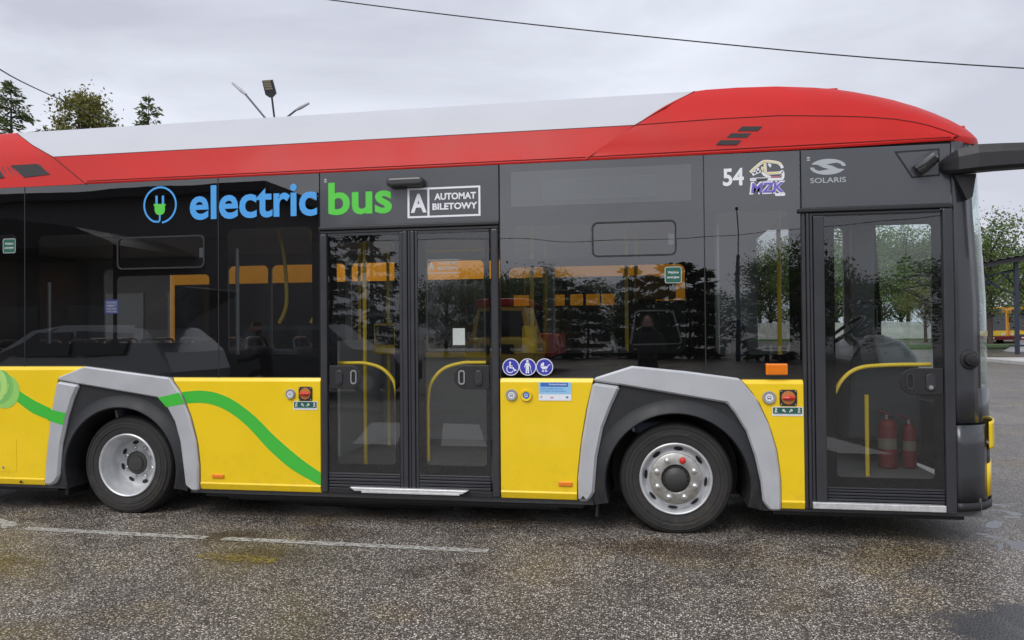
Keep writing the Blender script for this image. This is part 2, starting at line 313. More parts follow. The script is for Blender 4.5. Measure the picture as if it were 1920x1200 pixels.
def ribbon(mb, line, wid, y, taper=False):   # stroke of even width in the plane y
    L = [Vector((p[0], p[1])) for p in line]; rows = []
    for i, p in enumerate(L):
        d = (L[min(i+1, len(L)-1)]-L[max(i-1, 0)]).normalized(); q = Vector((-d.y, d.x))*wid/2
        rows.append([(p.x+q.x, y, p.y+q.y), (p.x-q.x, y, p.y-q.y)])
    return mb.grid(rows)
def text_mesh(body, bold=0., shear=0.):
    c = bpy.data.curves.new('t', 'FONT'); c.body = body; c.size = 1; c.offset = bold; c.shear = shear; c.resolution_u = 4; c.align_x = 'LEFT'
    o = bpy.data.objects.new('t', c); COL.objects.link(o); dg = bpy.context.evaluated_depsgraph_get(); me = bpy.data.meshes.new_from_object(o.evaluated_get(dg))
    v = [tuple(q.co) for q in me.vertices]; f = [tuple(p.vertices) for p in me.polygons]
    bpy.data.objects.remove(o); bpy.data.curves.remove(c); bpy.data.meshes.remove(me); return v, f
def text(mb, body, x0, x1, z0, z1, y, bold=.0, shear=0.):   # lettering fitted into a rectangle of the plane y
    v, f = text_mesh(body, bold, shear)
    if not v: return mb
    ax, bx = min(q[0] for q in v), max(q[0] for q in v); az, bz = min(q[1] for q in v), max(q[1] for q in v)
    return mb.add([(x0+(q[0]-ax)/(bx-ax)*(x1-x0), y, z0+(q[1]-az)/(bz-az)*(z1-z0)) for q in v], f)

# ------------------------------------------------------------------ ground and markings
g = MB(); g.add([(-400, -300, 0), (400, -300, 0), (400, 500, 0), (-400, 500, 0)], [(0, 1, 2, 3)]); structure(g.build('ground', ground_mat()))
WP = worn_paint('worn_white_paint', (.46, .45, .42), .36, .56); WY = worn_paint('worn_yellow_paint', (.36, .27, .04), .46, .70)
def strip(name, pts, wid, m, z=.004, n_=24, jit=.006, seed=1):
    random.seed(seed); mb = MB(); rows = []
    L = smooth_line([(p[0], p[1], 0) for p in pts], n_)
    for i, p in enumerate(L):
        d = (Vector(L[min(i+1, len(L)-1)])-Vector(L[max(i-1, 0)])).normalized(); q = Vector((-d.y, d.x, 0))*wid/2
        rows.append([(p[0]+q.x+random.uniform(-jit, jit), p[1]+q.y+random.uniform(-jit, jit), z), (p[0]-q.x, p[1]-q.y+random.uniform(-jit, jit), z)])
    mb.grid(rows); return structure(mb.build(name, m))
strip('parking_line', [(-4.88, -.52), (-4.0, -.55), (-3.28, -.565)], .085, WP, seed=2)
strip('parking_line', [(-3.14, -.57), (-2.2, -.585), (-1.11, -.60)], .085, WP, seed=3)
strip('parking_line', [(-5.6, -.30), (-5.3, -.34), (-5.02, -.50)], .10, WP, n_=8, jit=.02, seed=4)
strip('parking_line', [(-3.10, -.99), (-2.8, -1.0), (-2.45, -1.04)], .13, WY, n_=8, jit=.012, seed=5)
for k in range(6):      # crossing stripes on the tarmac behind the photographer
    x = -4.6+k*1.25; mb = MB(); mb.add([(x, -6.5, .004), (x+.62, -6.4, .004), (x+1.25, -4.05, .004), (x+.63, -4.05, .004)], [(0, 1, 2, 3)])
    structure(mb.build('crossing_stripe', mat('crossing_white', (.74, .73, .70), .6, var=.15, vscale=20)))

# ------------------------------------------------------------------ the bus
bus = thing('city_bus', 'red, white, yellow and black electric city bus filling the photograph', 'bus')
def part(mb, name, m, parent=bus, **k): return mb.build(name, m, parent, **k)
ZR = 2.832                                  # lower edge of the roof fairings
REAR = -6.75
# --- shell: floor, ceiling, rear wall, far side
for a_, b_, c_, d_ in ((REAR+.03, -4.98, .04, 2.46), (-4.978, -3.80, .62, 1.88), (-3.798, -.42, .04, 2.46), (-.418, .82, .62, 1.88), (.822, 2.30, .04, 2.46)):
    part(MB().box(a_, b_, c_, d_, .20, .33), 'floor', FLR)
for a_, b_ in ((-4.98, -3.80), (-.42, .82)):
    for c_, d_ in ((.07, .60), (1.90, 2.43)):
        part(MB().box(a_, b_, c_, d_, .95, .985), 'wheel_box', DASH)
part(MB().box(REAR+.03, 1.10, .06, 2.44, 2.44, 2.50), 'ceiling', CEIL); part(MB().box(1.10, 2.20, .06, 2.44, 2.66, 2.70), 'cab_ceiling', DASH)
part(MB().box(REAR, REAR+.03, .0, 2.5, .25, 2.83), 'rear_wall', YEL, bevel=.01); part(MB().box(REAR+.031, REAR+.05, .05, 2.43, .33, 2.43), 'rear_lining', DASH)
fw_rects = [(-6.5, -5.0), (-4.86, -4.35), (-4.31, -3.40), (-3.33, -2.50), (-2.43, -1.78), (-1.75, -1.12), (-1.03, .42), (1.13, 1.98)]
holed('far_wall', [(REAR+.03, .26), (2.14, .26), (2.14, 2.83), (REAR+.03, 2.83)], [rrect(a_, b_, 1.34 if b_ < 1 else 1.30, 2.32 if b_ < 1 else 2.56, .06) for a_, b_ in fw_rects], 2.44, INT, bus, .03)
part(MB().box(REAR+.03, 2.14, 2.471, 2.49, .26, 1.2), 'far_skirt', YEL)
for a_, b_ in fw_rects:
    wv = part(MB().add([(a_-.01, 2.473, 1.28), (b_+.01, 2.473, 1.28), (b_+.01, 2.473, 2.33 if b_ < 1 else 2.58), (a_-.01, 2.473, 2.33 if b_ < 1 else 2.58)], [(0, 1, 2, 3)]), 'far_window', GLF)
    part(MB().box(a_, b_, 2.425, 2.439, 1.315, 1.335), 'window_rail', STRIP, wv)
part(MB().box(-2.6, -1.05, 2.405, 2.438, 1.24, 1.30), 'wall_padding', YRL)
# --- near side: window panels
def window(x0, x1, z0, z1, clear, name='window'):
    wv = part(MB().prism([(x0, z0), (x1, z0), (x1, z1), (x0, z1)], .0, .0005), name, GL)
    wv.data.clear_geometry(); wv.data.from_pydata([(x0, 0, z0), (x1, 0, z0), (x1, 0, z1), (x0, 0, z1)], [], [(0, 1, 2, 3)])
    holed('black_border', [(x0, z0), (x1, z0), (x1, z1), (x0, z1)], clear, .006, FRIT, wv)
    t_ = .004
    for a_, b_, c_, d_ in ((x0-t_, x0, z0, z1), (x1, x1+t_, z0, z1)): part(MB().box(a_, b_, -.0015, .03, c_, d_), 'seal', RUB, wv)
    return wv
W1 = window(REAR+.03, -5.362, 1.20, ZR, [rrect(-6.5, -5.44, 1.45, 2.42, .05)])
W2 = window(-5.354, -3.516, 1.16, ZR, [rrect(-5.22, -4.50, 1.46, 2.40, .05), rrect(-4.43, -3.65, 2.10, 2.35, .04), rrect(-4.46, -3.60, 1.46, 2.03, .04)])
W3 = window(-3.508, -2.618, 1.16, ZR, [rrect(-3.43, -2.685, 1.36, 2.40, .05)])
W4 = window(-1.120, .420, 1.16, ZR, [rrect(-1.006, -.428, 2.093, 2.35, .04), rrect(-.395, .21, 2.10, 2.345, .035), rrect(-1.055, .28, 1.362, 2.026, .05)])
W5 = window(.428, 1.104, 1.16, ZR, [rrect(.495, 1.022, 1.347, 2.40, .05)])
def hopper(wv, x0, x1, z0, z1):
    h = holed('hopper_frame', rrect(x0, x1, z0, z1, .045), [rrect(x0+.013, x1-.013, z0+.013, z1-.013, .035)], -.008, BLK, wv, .008)
    part(MB().box(x1-.06, x1-.015, .012, .03, (z0+z1)/2-.05, (z0+z1)/2+.03), 'hopper_latch', INT, wv)
hopper(W2, -4.452, -3.634, 2.085, 2.362); hopper(W4, -.41, .222, 2.090, 2.358)
d = MB(); d.flat([(-1.033, 2.50), (.334, 2.50), (.334, 2.771), (-1.033, 2.771)], .0050); dp = part(d, 'line_display', DISP, W4)
d = MB()
for i in range(86):
    for j in range(16): x = -.782+i*.00998; z = 2.541+j*.0104; d.flat([(x, z), (x+.006, z), (x+.006, z+.0058), (x, z+.0058)], .0044)
structure(part(d, 'display_dots', DOT, dp), 'stuff')
# --- cantrail panels over the doors
def over_door(x0, x1, z0, z1):
    o = part(MB().box(x0, x1, -.002, .03, z0, z1), 'door_header_panel', DGR, bevel=.004); return o
over_door(-2.609, -1.130, 2.392, ZR); over_door(1.114, 2.118, 2.408, ZR)
part(MB().box(REAR, 2.15, .02, .06, ZR-.04, ZR+.03), 'cantrail', RUB)
# --- yellow skirt panels
def skirt(z1, L, R_, label=None, zb=.24):
    zs = sorted(set([zb, zb+.004, zb+.052, zb+.062, z1-.034, z1]+[zb+.07+(z1-.1-zb)*k/12 for k in range(12)]))
    prof = [(zb, -.002), (zb+.004, -.010), (zb+.052, -.026), (zb+.062, -.018), (z1-.034, -.018), (z1, .004)]
    rows = []
    for z in zs:
        a_, b_ = lerp(L, z), lerp(R_, z); y = lerp(prof, z); rows.append([(a_, .02, z), (a_, y, z), (b_, y, z), (b_, .02, z)])
    return part(MB().grid(rows), 'skirt_panel', YEL, bevel=.003, seg=1)
ARL = [(.24, -5.146), (.495, -5.125), (.846, -5.082), (1.096, -5.029), (1.169, -5.008), (1.262, -4.745)]
ARR = [(.235, -3.672), (.435, -3.671), (.638, -3.694), (.847, -3.752), (1.038, -3.835), (1.174, -3.935)]
AFL = [(.24, -.540), (.412, -.538), (.688, -.507), (.952, -.460), (1.139, -.413), (1.175, -.405)]
AFR = [(.22, .945), (.448, .944), (.650, .920), (.839, .867), (1.026, .783), (1.17, .670)]
S1 = skirt(1.266, [(0, REAR)], ARL, zb=.232)
S2 = skirt(1.173, ARR, [(0, -2.608)], zb=.240)
S3 = skirt(1.174, [(0, -1.128)], AFL, zb=.242)
S4 = skirt(1.168, AFR, [(0, 1.108)], zb=.226)
holed('service_flap', rrect(-5.75, -5.427, .344, .632, .006), [], -.0205, YEL, S1, .003)
part(MB().lathe([(0, -.028), (.010, -.026), (.011, -.018)], -5.555, .382, 14), 'lock', STE, S1)
# --- silver wheel arch trims and black arches, wheels
def arch(outer_arm, leg, black, cx, cz, R_, green=None):
    tr = part(MB().prism(outer_arm, -.045, .01), 'arch_trim', SIL, bevel=.026, seg=1)
    part(MB().prism(leg, -.045, .01), 'arch_trim', SIL, bevel=.020, seg=1)
    a0 = math.asin((black[0][1]-cz)/R_)
    arcp = [(cx+R_*math.cos(math.pi-a0+(2*a0-math.pi)*k/40), cz+R_*math.sin(math.pi-a0+(2*a0-math.pi)*k/40)) for k in range(41)]
    bp_ = part(MB().prism(black+arcp, -.012, .01), 'arch_panel', ARC)
    lip = MB(); rows = []
    for k in range(49):
        t = math.pi-a0+(2*a0-math.pi)*k/48; c_, s_ = math.cos(t), math.sin(t)
        rows.append([(cx+r*c_, y, cz+r*s_) for r, y in ((R_+.10, -.012), (R_+.055, -.020), (R_+.022, -.046), (R_+.004, -.052), (R_-.004, -.046), (R_-.006, .0), (R_-.012, .15), (R_-.03, .55))])
    part(lip.grid(rows), 'arch_lip', ARC, bp_, smooth=True)
    part(MB().box(cx-R_-.05, cx+R_+.05, .575, .595, .2, cz+R_), 'wheel_well', RUB, bp_)
arch([(-5.003, 1.148), (-4.998, 1.169), (-4.738, 1.262), (-4.169, 1.194), (-3.940, 1.167), (-3.842, 1.038), (-3.759, .847), (-3.701, .638), (-3.678, .435), (-3.679, .235), (-3.737, .233), (-3.796, .276), (-3.819, .458), (-3.843, .636), (-3.892, .801), (-3.970, .934), (-4.045, 1.001), (-4.786, 1.112)],
     [(-5.141, .238), (-5.120, .495), (-5.077, .846), (-5.024, 1.096), (-5.005, 1.138), (-4.794, 1.106), (-4.852, .986), (-4.910, .820), (-4.963, .590), (-4.989, .313), (-5.026, .262), (-5.070, .236)],
     [(-3.80, .25), (-3.819, .458), (-3.843, .636), (-3.892, .801), (-3.970, .934), (-4.045, 1.001), (-4.790, 1.112), (-4.852, .986), (-4.910, .820), (-4.963, .590), (-4.989, .25)], -4.400, .392, .525)
arch([(-.409, 1.150), (-.399, 1.175), (-.117, 1.265), (.283, 1.225), (.662, 1.174), (.777, 1.026), (.861, .839), (.914, .650), (.938, .448), (.939, .220), (.864, .217), (.813, .274), (.799, .418), (.760, .608), (.702, .787), (.628, .911), (.568, .993), (-.195, 1.120)],
     [(-.530, .240), (-.532, .412), (-.501, .688), (-.454, .952), (-.410, 1.141), (-.203, 1.112), (-.272, .966), (-.338, .796), (-.385, .573), (-.408, .310), (-.445, .252), (-.47, .240)],
     [(.81, .24), (.799, .418), (.760, .608), (.702, .787), (.628, .911), (.568, .993), (-.199, 1.116), (-.272, .966), (-.338, .796), (-.385, .573), (-.408, .24)], .202, .384, .530)
def tyre(cx, cz, y, par):
    R0 = .424; n_ = 120
    prof = [(.268, .0), (.276, -.004), (.300, -.010), (.345, -.016), (.372, -.014), (.394, -.006), (.408, .006)]
    tb = MB(); tb.lathe(prof, cx, cz, n_, y)
    t = part(tb, 'tyre', TYR, par, smooth=True)
    rows = []; random.seed(int(cx*10))
    for r, yy in ((.408, .006), (.4195, .020), (.424, .045), (.424, .22), (.40, .26), (.27, .265)):
        row = []
        for k in range(n_):
            an = 2*math.pi*k/n_; gx = -.003 if (k % 2 == 0 and .01 < yy < .05) else 0
            row.append((cx+(r+gx)*math.cos(an), y+yy, max(.004, cz+(r+gx)*math.sin(an))))
        rows.append(row)
    part(MB().grid(rows, True), 'tread', TYT, t, smooth=True)
    rg = MB()
    for r in (.325, .352, .380): rg.lathe([(r-.0035, -.0145), (r, -.0185), (r+.0035, -.0145)], cx, cz, 64, y)
    part(rg, 'sidewall_rib', TYR, t, smooth=True); return t
front = bpy.data.objects.new('front_wheel', None); COL.objects.link(front); front.parent = bus
wx, wz, wy = .198, .413, .055
tf = tyre(wx, wz, wy, front)
sw = MB()
for word, mid, span in (('Continental', -86, 40), ('Continental', 94, 40)):
    v, f = text_mesh(word, .01); bx = max(q[0] for q in v)
    vv = []
    for x, z, _ in v:
        an = rad(mid-span/2+span*x/bx) if mid < 0 else rad(mid+span/2-span*x/bx)
        # the word reads upright from the hub outwards
        an = rad(mid+span/2-span*x/bx); r = .336+z*.030; vv.append((wx+r*math.cos(an), wy-.0185, wz+r*math.sin(an)))
    sw.add(vv, f)
structure(part(sw, 'sidewall_lettering', mat('tyre_letters', (.075, .073, .07), .6), tf), 'stuff')
rm = part(MB().lathe([(.270, .004), (.270, -.012), (.262, -.018), (.253, -.014), (.247, .0), (.243, .03), (.236, .045), (.222, .040), (.205, .018), (.196, .006), (.190, .0)], wx, wz, 72, wy), 'rim', RIM, front, smooth=True)
hh = MB()
for k in range(8):
    an = rad(84+45*k); rr = .2225; c_, s_ = math.cos(an), math.sin(an); pts = []
    for q in range(16):
        t = 2*math.pi*q/16; u = .036*math.cos(t); v_ = .0125*math.sin(t); pts.append((wx+(rr+v_)*c_-u*s_, wy+lerp([(.205, .018), (.222, .040), (.236, .045)], rr+v_)-.004, wz+(rr+v_)*s_+u*c_))
    hh = MB(); hh.add(pts, [tuple(range(16))]); part(hh, 'hand_hole', RUB, rm)
part(MB().lathe([(.196, .006), (.192, -.006), (.186, -.010), (.110, -.010), (.104, -.004), (.102, .03)], wx, wz, 64, wy), 'hub_ring', STE, front, smooth=True)
hb = part(MB().lathe([(.104, .02), (.096, .010), (.088, .010), (.082, -.012), (.055, -.030), (.030, -.036), (0.0001, -.037)], wx, wz, 48, wy), 'hub_cap', CAP, front, smooth=True)
hs = MB()
for k in range(16):
    an = 2*math.pi*k/16; hs.lathe([(.0001, -.008), (.0055, -.008), (.0065, .014)], wx+.090*math.cos(an), wz+.090*math.sin(an), 8, wy)
structure(part(hs, 'hub_bolts', CAP, hb), 'stuff')
for k in range(8):
    an = rad(67.5+45*k+2); x, z = wx+.148*math.cos(an), wz+.148*math.sin(an); redn = k == 0
    nb = MB().lathe([(.026, -.010), (.025, -.014), (.019, -.015), (.018, -.030), (.010, -.034), (.0001, -.035)], x, z, 12, wy); part(nb, 'wheel_nut', REDP if redn else BOLT, front)
rear = bpy.data.objects.new('rear_wheel', None); COL.objects.link(rear); rear.parent = bus
wx2, wz2 = -4.400, .413
tyre(wx2, wz2, wy, rear)
rm2 = part(MB().lathe([(.270, .004), (.270, -.012), (.262, -.018), (.252, -.012), (.245, .010), (.238, .045), (.222, .075), (.216, .12), (.212, .150), (.196, .168), (.150, .172), (.105, .165), (.100, .12)], wx2, wz2, 72, wy), 'rim', RIM, rear, smooth=True)
for k in range(8):
    an = rad(15+45*k); c_, s_ = math.cos(an), math.sin(an); pts = []
    for q in range(14):
        t = 2*math.pi*q/14; u = .030*math.cos(t); v_ = .017*math.sin(t); pts.append((wx2+(.176+v_)*c_-u*s_, wy+.1675, wz2+(.176+v_)*s_+u*c_))
    part(MB().add(pts, [tuple(range(14))]), 'hand_hole', RUB, rm2)
part(MB().lathe([(.102, .165), (.098, .130), (.090, .120), (.068, .116), (.062, .100), (.0001, .094)], wx2, wz2, 40, wy), 'hub_cap', CAP, rear, smooth=True)
for k in range(8):
    an = rad(22+45*k); part(MB().lathe([(.020, .168), (.018, .15), (.010, .145), (.0001, .144)], wx2+.132*math.cos(an), wz2+.132*math.sin(an), 10, wy), 'wheel_nut', BOLT, rear)
for cx in (wx, wx2):
    for yy in (2.1,):
        part(MB().lathe([(.0001, .0), (.26, .0), (.42, -.0), (.424, .02), (.424, .3), (.1, .31)], cx, .413, 40, yy), 'far_wheel', TYT)
    part(MB().tube([(cx, .3, .413), (cx, 2.3, .413)], .07), 'axle', RUB)
part(MB().tube([(-.388, .06, .25), (-.398, .05, .11)], .012, 6), 'mud_flap_bar', BLK)
part(MB().prism([(-5.03, .25), (-5.0, .25), (-5.02, .13), (-5.05, .13)], .1, .35), 'mud_flap', BLK)
for a_, b_ in ((REAR+.1, -5.1), (-3.68, -.50), (.90, 2.2)): part(MB().box(a_, b_, .08, 2.42, .165, .199), 'underfloor', RUB)  # underfloor widened and lowered to deepen the shade beneath the bus
part(MB().tube([(-3.5, .16, .15), (-.7, .16, .15)], .025, 8), 'air_pipe', BLK); part(MB().tube([(-2.9, .30, .12), (-1.6, .30, .12)], .06, 12), 'air_tank', BLK)  # extra unseen underbody parts, added to block light under the bus
# --- middle door
def ribs(mb, x0, x1, z0, z1, n_, y0, y1):
    st = (z1-z0)/n_
    mb.box(x0, x1, y1-.012, y1, z0, z1)
    for k in range(n_): mb.box(x0, x1, y0+(.004 if k % 2 else 0), y1-.012, z0+k*st+.003, z0+(k+1)*st-.003)
    return mb
def handle_set(leaf, x0, x1, z0, z1, slot_left, lock):
    r = (z1-z0)/2; pts = []
    for k in range(17):
        t = rad(90+180*k/16) if slot_left else rad(90-180*k/16); cx = x0+r if slot_left else x1-r; pts.append((cx+r*math.cos(t), (z0+z1)/2+r*math.sin(t)))
    ex = x1 if slot_left else x0; pts += [(ex, z0), (ex, z1)]
    hp = part(MB().prism(pts, -.010, .0), 'handle_plate', BLK, leaf, bevel=.004)
    sx = x0+.065 if slot_left else x1-.065
    holed('handle_slot', rrect(sx-.026, sx+.026, z0+.035, z1-.035, .024), [rrect(sx-.016, sx+.016, z0+.047, z1-.047, .015)], -.017, GPL if not lock else ALU, hp, .007)
    part(MB().flat(rrect(sx-.016, sx+.016, z0+.047, z1-.047, .015), -.0105), 'handle_recess', RUB, hp)
    ox = x1-.085 if slot_left else x0+.085
    part(MB().prism(rrect(ox-.031, ox+.031, z0+.025, z1-.038, .030), -.020, -.010), 'lock_cover', ALU, hp, bevel=.005)
    part(MB().lathe([(.016, -.020), (.014, -.026), (.0001, -.027)], ox, z0+.052, 14), 'lock', STE if lock else ALU, hp)
def door_leaf(x0, x1, zt, zg, zb, clear, rail, handle, lock=False):
    leaf = part(MB().box(x0, x1, -.006, .03, zt, zt+.022), 'door_leaf', ALU, bevel=.003); part(MB().box(x0, x1, -.006, .03, zg-.012, zg), 'lower_bar', ALU, leaf, bevel=.003)
    gpane = part(MB(), 'glass', GLC, leaf); gpane.data.from_pydata([(x0, -.002, zg), (x1, -.002, zg), (x1, -.002, zt), (x0, -.002, zt)], [], [(0, 1, 2, 3)])
    holed('black_border', [(x0, zg), (x1, zg), (x1, zt), (x0, zt)], [rrect(*clear, .03)], .006, FRIT, gpane)
    part(ribs(MB(), x0, x1, zb, zg-.014, 4, -.010, .03), 'kick_panel', ALU, leaf, bevel=.003, seg=1)
    part(MB().tube(smooth_line(rail, 6), .0145, 10), 'grab_rail', YRL, leaf, smooth=True)
    handle_set(leaf, *handle, lock); return leaf
part(MB().box(-2.612, -1.127, -.030, .03, 2.362, 2.390), 'door_lintel', BLK, bevel=.006)
part(MB().box(-2.605, -1.135, -.012, .03, 2.335, 2.360), 'door_top_rail', ALU, bevel=.006)
for a_, b_ in ((-2.604, -2.547), (-1.194, -1.136)): part(MB().box(a_, b_, -.028, .04, .245, 2.334), 'door_jamb', ALU, bevel=.014, seg=3)
part(MB().box(-1.941, -1.915, -.008, .03, .29, 2.333).box(-1.912, -1.874, -.016, .03, .29, 2.333).box(-1.866, -1.850, -.012, .03, .29, 2.333).box(-1.846, -1.815, -.016, .03, .29, 2.333).box(-1.812, -1.789, -.008, .03, .29, 2.333), 'door_centre_post', ALU, bevel=.005)
part(MB().box(-1.875, -1.845, .0, .03, .29, 2.333), 'door_seal', RUB)
door_leaf(-2.545, -1.943, 2.312, .405, .29, (-2.471, -1.985, .478, 2.262), [(-2.50, .09, 1.283), (-2.38, .09, 1.284), (-2.26, .09, 1.281), (-2.13, .09, 1.242), (-2.04, .09, 1.160), (-2.005, .09, 1.06), (-2.0, .09, .9), (-2.0, .09, .6)], (-2.535, -2.262, 1.083, 1.268, False))
door_leaf(-1.787, -1.210, 2.312, .405, .29, (-1.729, -1.242, .482, 2.258), [(-1.26, .09, 1.286), (-1.36, .09, 1.286), (-1.46, .09, 1.282), (-1.61, .09, 1.236), (-1.712, .09, 1.12), (-1.738, .09, .99), (-1.74, .09, .8), (-1.74, .09, .5)], (-1.50, -1.215, 1.083, 1.268, True))
part(MB().box(-2.546, -1.195, -.012, .06, .243, .288), 'door_sill', BLK, bevel=.004)
part(MB().prism([(-2.352, .302), (-1.378, .300), (-1.43, .270), (-2.31, .272)], -.055, -.012), 'ramp_edge', STRIP, bevel=.006)
part(MB().box(-2.25, -1.45, -.060, -.012, .262, .272), 'ramp_edge_lower', STRIP)
# paper notice behind the door glass
tag(MB().box(-1.512, -1.414, .020, .021, 1.428, 1.560).build('paper_notice', mat('paper', (.72, .72, .70), .8)), 'blank white paper sheet fixed inside the middle door glass', 'notice')
# --- front door
part(MB().box(1.086, 2.122, -.034, .03, 2.376, 2.405), 'door_lintel', BLK, bevel=.006)
part(MB().box(1.180, 2.046, -.012, .03, 2.350, 2.374), 'door_top_rail', ALU, bevel=.006)
part(MB().box(1.108, 1.135, -.014, .04, .235, 2.374).box(1.139, 1.160, -.022, .04, .235, 2.374).box(1.164, 1.184, -.016, .04, .235, 2.374).box(1.188, 1.262, -.024, .04, .235, 2.348), 'door_jamb', ALU, bevel=.006)
part(MB().box(2.050, 2.120, -.028, .04, .222, 2.374), 'door_jamb', ALU, bevel=.012)
door_leaf(1.266, 2.047, 2.345, .392, .292, (1.335, 1.985, .465, 2.268), [(2.0, .09, 1.268), (1.85, .09, 1.268), (1.69, .09, 1.264), (1.55, .09, 1.252), (1.455, .09, 1.213), (1.385, .09, 1.14), (1.346, .09, 1.06)], (1.762, 2.046, 1.060, 1.248, True), True)
part(MB().box(1.160, 2.044, -.040, .04, .240, .286), 'entry_sill', STRIP, bevel=.005); part(MB().box(1.150, 2.049, -.030, .04, .222, .238), 'sill_edge', BLK)
# --- front corner, windscreen, bumper
PLAN = [(2.122, 0), (2.165, .004), (2.21, .015), (2.25, .030), (2.29, .055), (2.33, .088), (2.36, .122), (2.395, .17), (2.425, .225), (2.455, .30), (2.485, .40), (2.515, .55), (2.54, .80), (2.552, 1.05), (2.556, 1.25)]
PLAN = PLAN+[(x, 2.5-y) for x, y in PLAN[-2::-1]]
LEAN = [(1.2, 0), (1.73, -.003), (2.33, -.035), (2.86, -.055)]
def nose(name, i0, i1, zs, m, off=0., par=bus, bevel=0.):
    rows = []
    for z in zs:
        row = []
        for i in range(i0, i1+1):
            x, y = PLAN[i]; a_ = PLAN[max(i-1, 0)]; b_ = PLAN[min(i+1, len(PLAN)-1)]; d_ = Vector((b_[0]-a_[0], b_[1]-a_[1])).normalized()
            row.append((x+lerp(LEAN, z)*(min(1, (x-2.12)/.15))+d_.y*off, y-d_.x*off, z))
        rows.append(row)
    o = part(MB().grid(rows), name, m, par, smooth=True)
    md = o.modifiers.new('thick', 'SOLIDIFY'); md.thickness = .012; md.offset = -1 if False else 0
    return o
n_ = len(PLAN)-1
zz = [.862, 1.1, 1.4, 1.73, 2.03, 2.33, 2.6, 2.845]
nose('front_corner_panel', 0, 4, zz, CHA); nose('front_corner_panel', n_-4, n_, zz, CHA)
ws = nose('windscreen', 4, n_-4, [1.10, 1.4, 1.73, 2.03, 2.33, 2.6, 2.80], GLW); ws.modifiers.clear()
nose('windscreen_border', 4, 5, [1.10, 1.4, 1.73, 2.03, 2.33, 2.6, 2.80], FRIT, -.010, ws); nose('windscreen_border', n_-5, n_-4, [1.10, 1.4, 1.73, 2.03, 2.33, 2.6, 2.80], FRIT, -.010, ws)
nose('windscreen_top_border', 4, n_-4, [2.64, 2.72, 2.80], FRIT, -.012, ws)
nose('front_mask', 4, n_-4, [.862, .95, 1.098], CHA); nose('front_header', 4, n_-4, [2.802, 2.845], CHA)
nose('front_recess', 2, n_-2, [.30, .6, .86], RUB, -.02)
bc = nose('bumper_corner', 0, 6, [.305, .5, .7, .845], CHA, .004); nose('bumper_corner', n_-6, n_, [.305, .5, .7, .845], CHA, .004)
nose('front_panel', 6, n_-6, [.668, .69, .84, .862], YEL, .030); nose('front_panel', 6, n_-6, [.33, .45, .56], YEL, .008); nose('front_grille', 6, n_-6, [.562, .60, .666], BLK, .0)
nose('bumper_lip', 0, n_, [.246, .27, .302], BLK, .010)
part(MB().lathe([(.075, .012), (.070, -.020), (.062, -.030), (.046, -.034), (.044, -.055), (.036, -.066), (.022, -.068), (.019, -.078), (.0001, -.080)], 2.222, 1.308, 32, .022), 'side_camera', BLK, smooth=True)
# mirror arm over the front corner
secs = [(2.03, .03, 2.668, .012, .010), (2.06, -.01, 2.672, .045, .034), (2.12, -.07, 2.682, .080, .070), (2.23, -.11, 2.692, .090, .082), (2.36, -.13, 2.692, .086, .080), (2.62, -.16, 2.688, .078, .080), (2.95, -.20, 2.680, .074, .078), (3.12, -.22, 2.66, .09, .075)]
rows = []
for x, y, z, hz, hy in secs:
    rows.append([(x, y-hy*.7, z+hz), (x, y+hy*.7, z+hz), (x, y+hy, z+hz*.5), (x, y+hy, z-hz*.75), (x, y+hy*.6, z-hz), (x, y-hy*.6, z-hz), (x, y-hy, z-hz*.78), (x, y-hy, z+hz*.3)])
ma_ = part(MB().grid(rows, True), 'mirror_arm', BLK, bevel=.018, seg=3)
part(MB().tube([(2.403, -.135, 2.691), (2.408, -.1355, 2.691)], .0775, 24), 'arm_joint', RUB, ma_)
part(MB().box(3.02, 3.20, -.36, -.10, 2.12, 2.64), 'mirror_head', BLK, ma_, bevel=.04); part(MB().prism([(2.12, 2.60), (2.26, 2.60), (2.235, 2.44), (2.20, 2.42)], -.06, .03), 'arm_bracket', BLK, ma_)
# corner seam and camera bracket over the front door
cpl = [(1.749, 2.792), (2.046, 2.800), (2.046, 2.606), (1.862, 2.598)]
cp = holed('camera_plate', cpl, [[(1.766, 2.782), (2.036, 2.789), (2.036, 2.617), (1.868, 2.609)]], -.006, RUB, bus, .004)
part(MB().flat([(1.766, 2.782), (2.036, 2.789), (2.036, 2.617), (1.868, 2.609)], -.004), 'plate_face', DGR, cp)
q0, q1 = Vector((1.915, -.03, 2.665)), Vector((1.995, -.06, 2.735)); ax = (q1-q0)
cmb = MB(); cmb.tube([q0-ax*.25, q0, q0+ax*.5, q1, q1+ax*.12], [.046, .052, .050, .046, .030], 14); part(cmb, 'camera_body', mat('glossy_black', (.02, .02, .022), .12, coat=1), cp, smooth=True)
part(MB().tube([(1.93, -.004, 2.67), (1.93, -.03, 2.68)], .035), 'camera_mount', BLK, cp)
part(MB().prism(rrect(-2.022, -1.718, 2.682, 2.756, .035), -.085, -.004), 'door_camera', mat('camera_housing', (.028, .026, .028), .35, coat=.3), bevel=.022, seg=3)
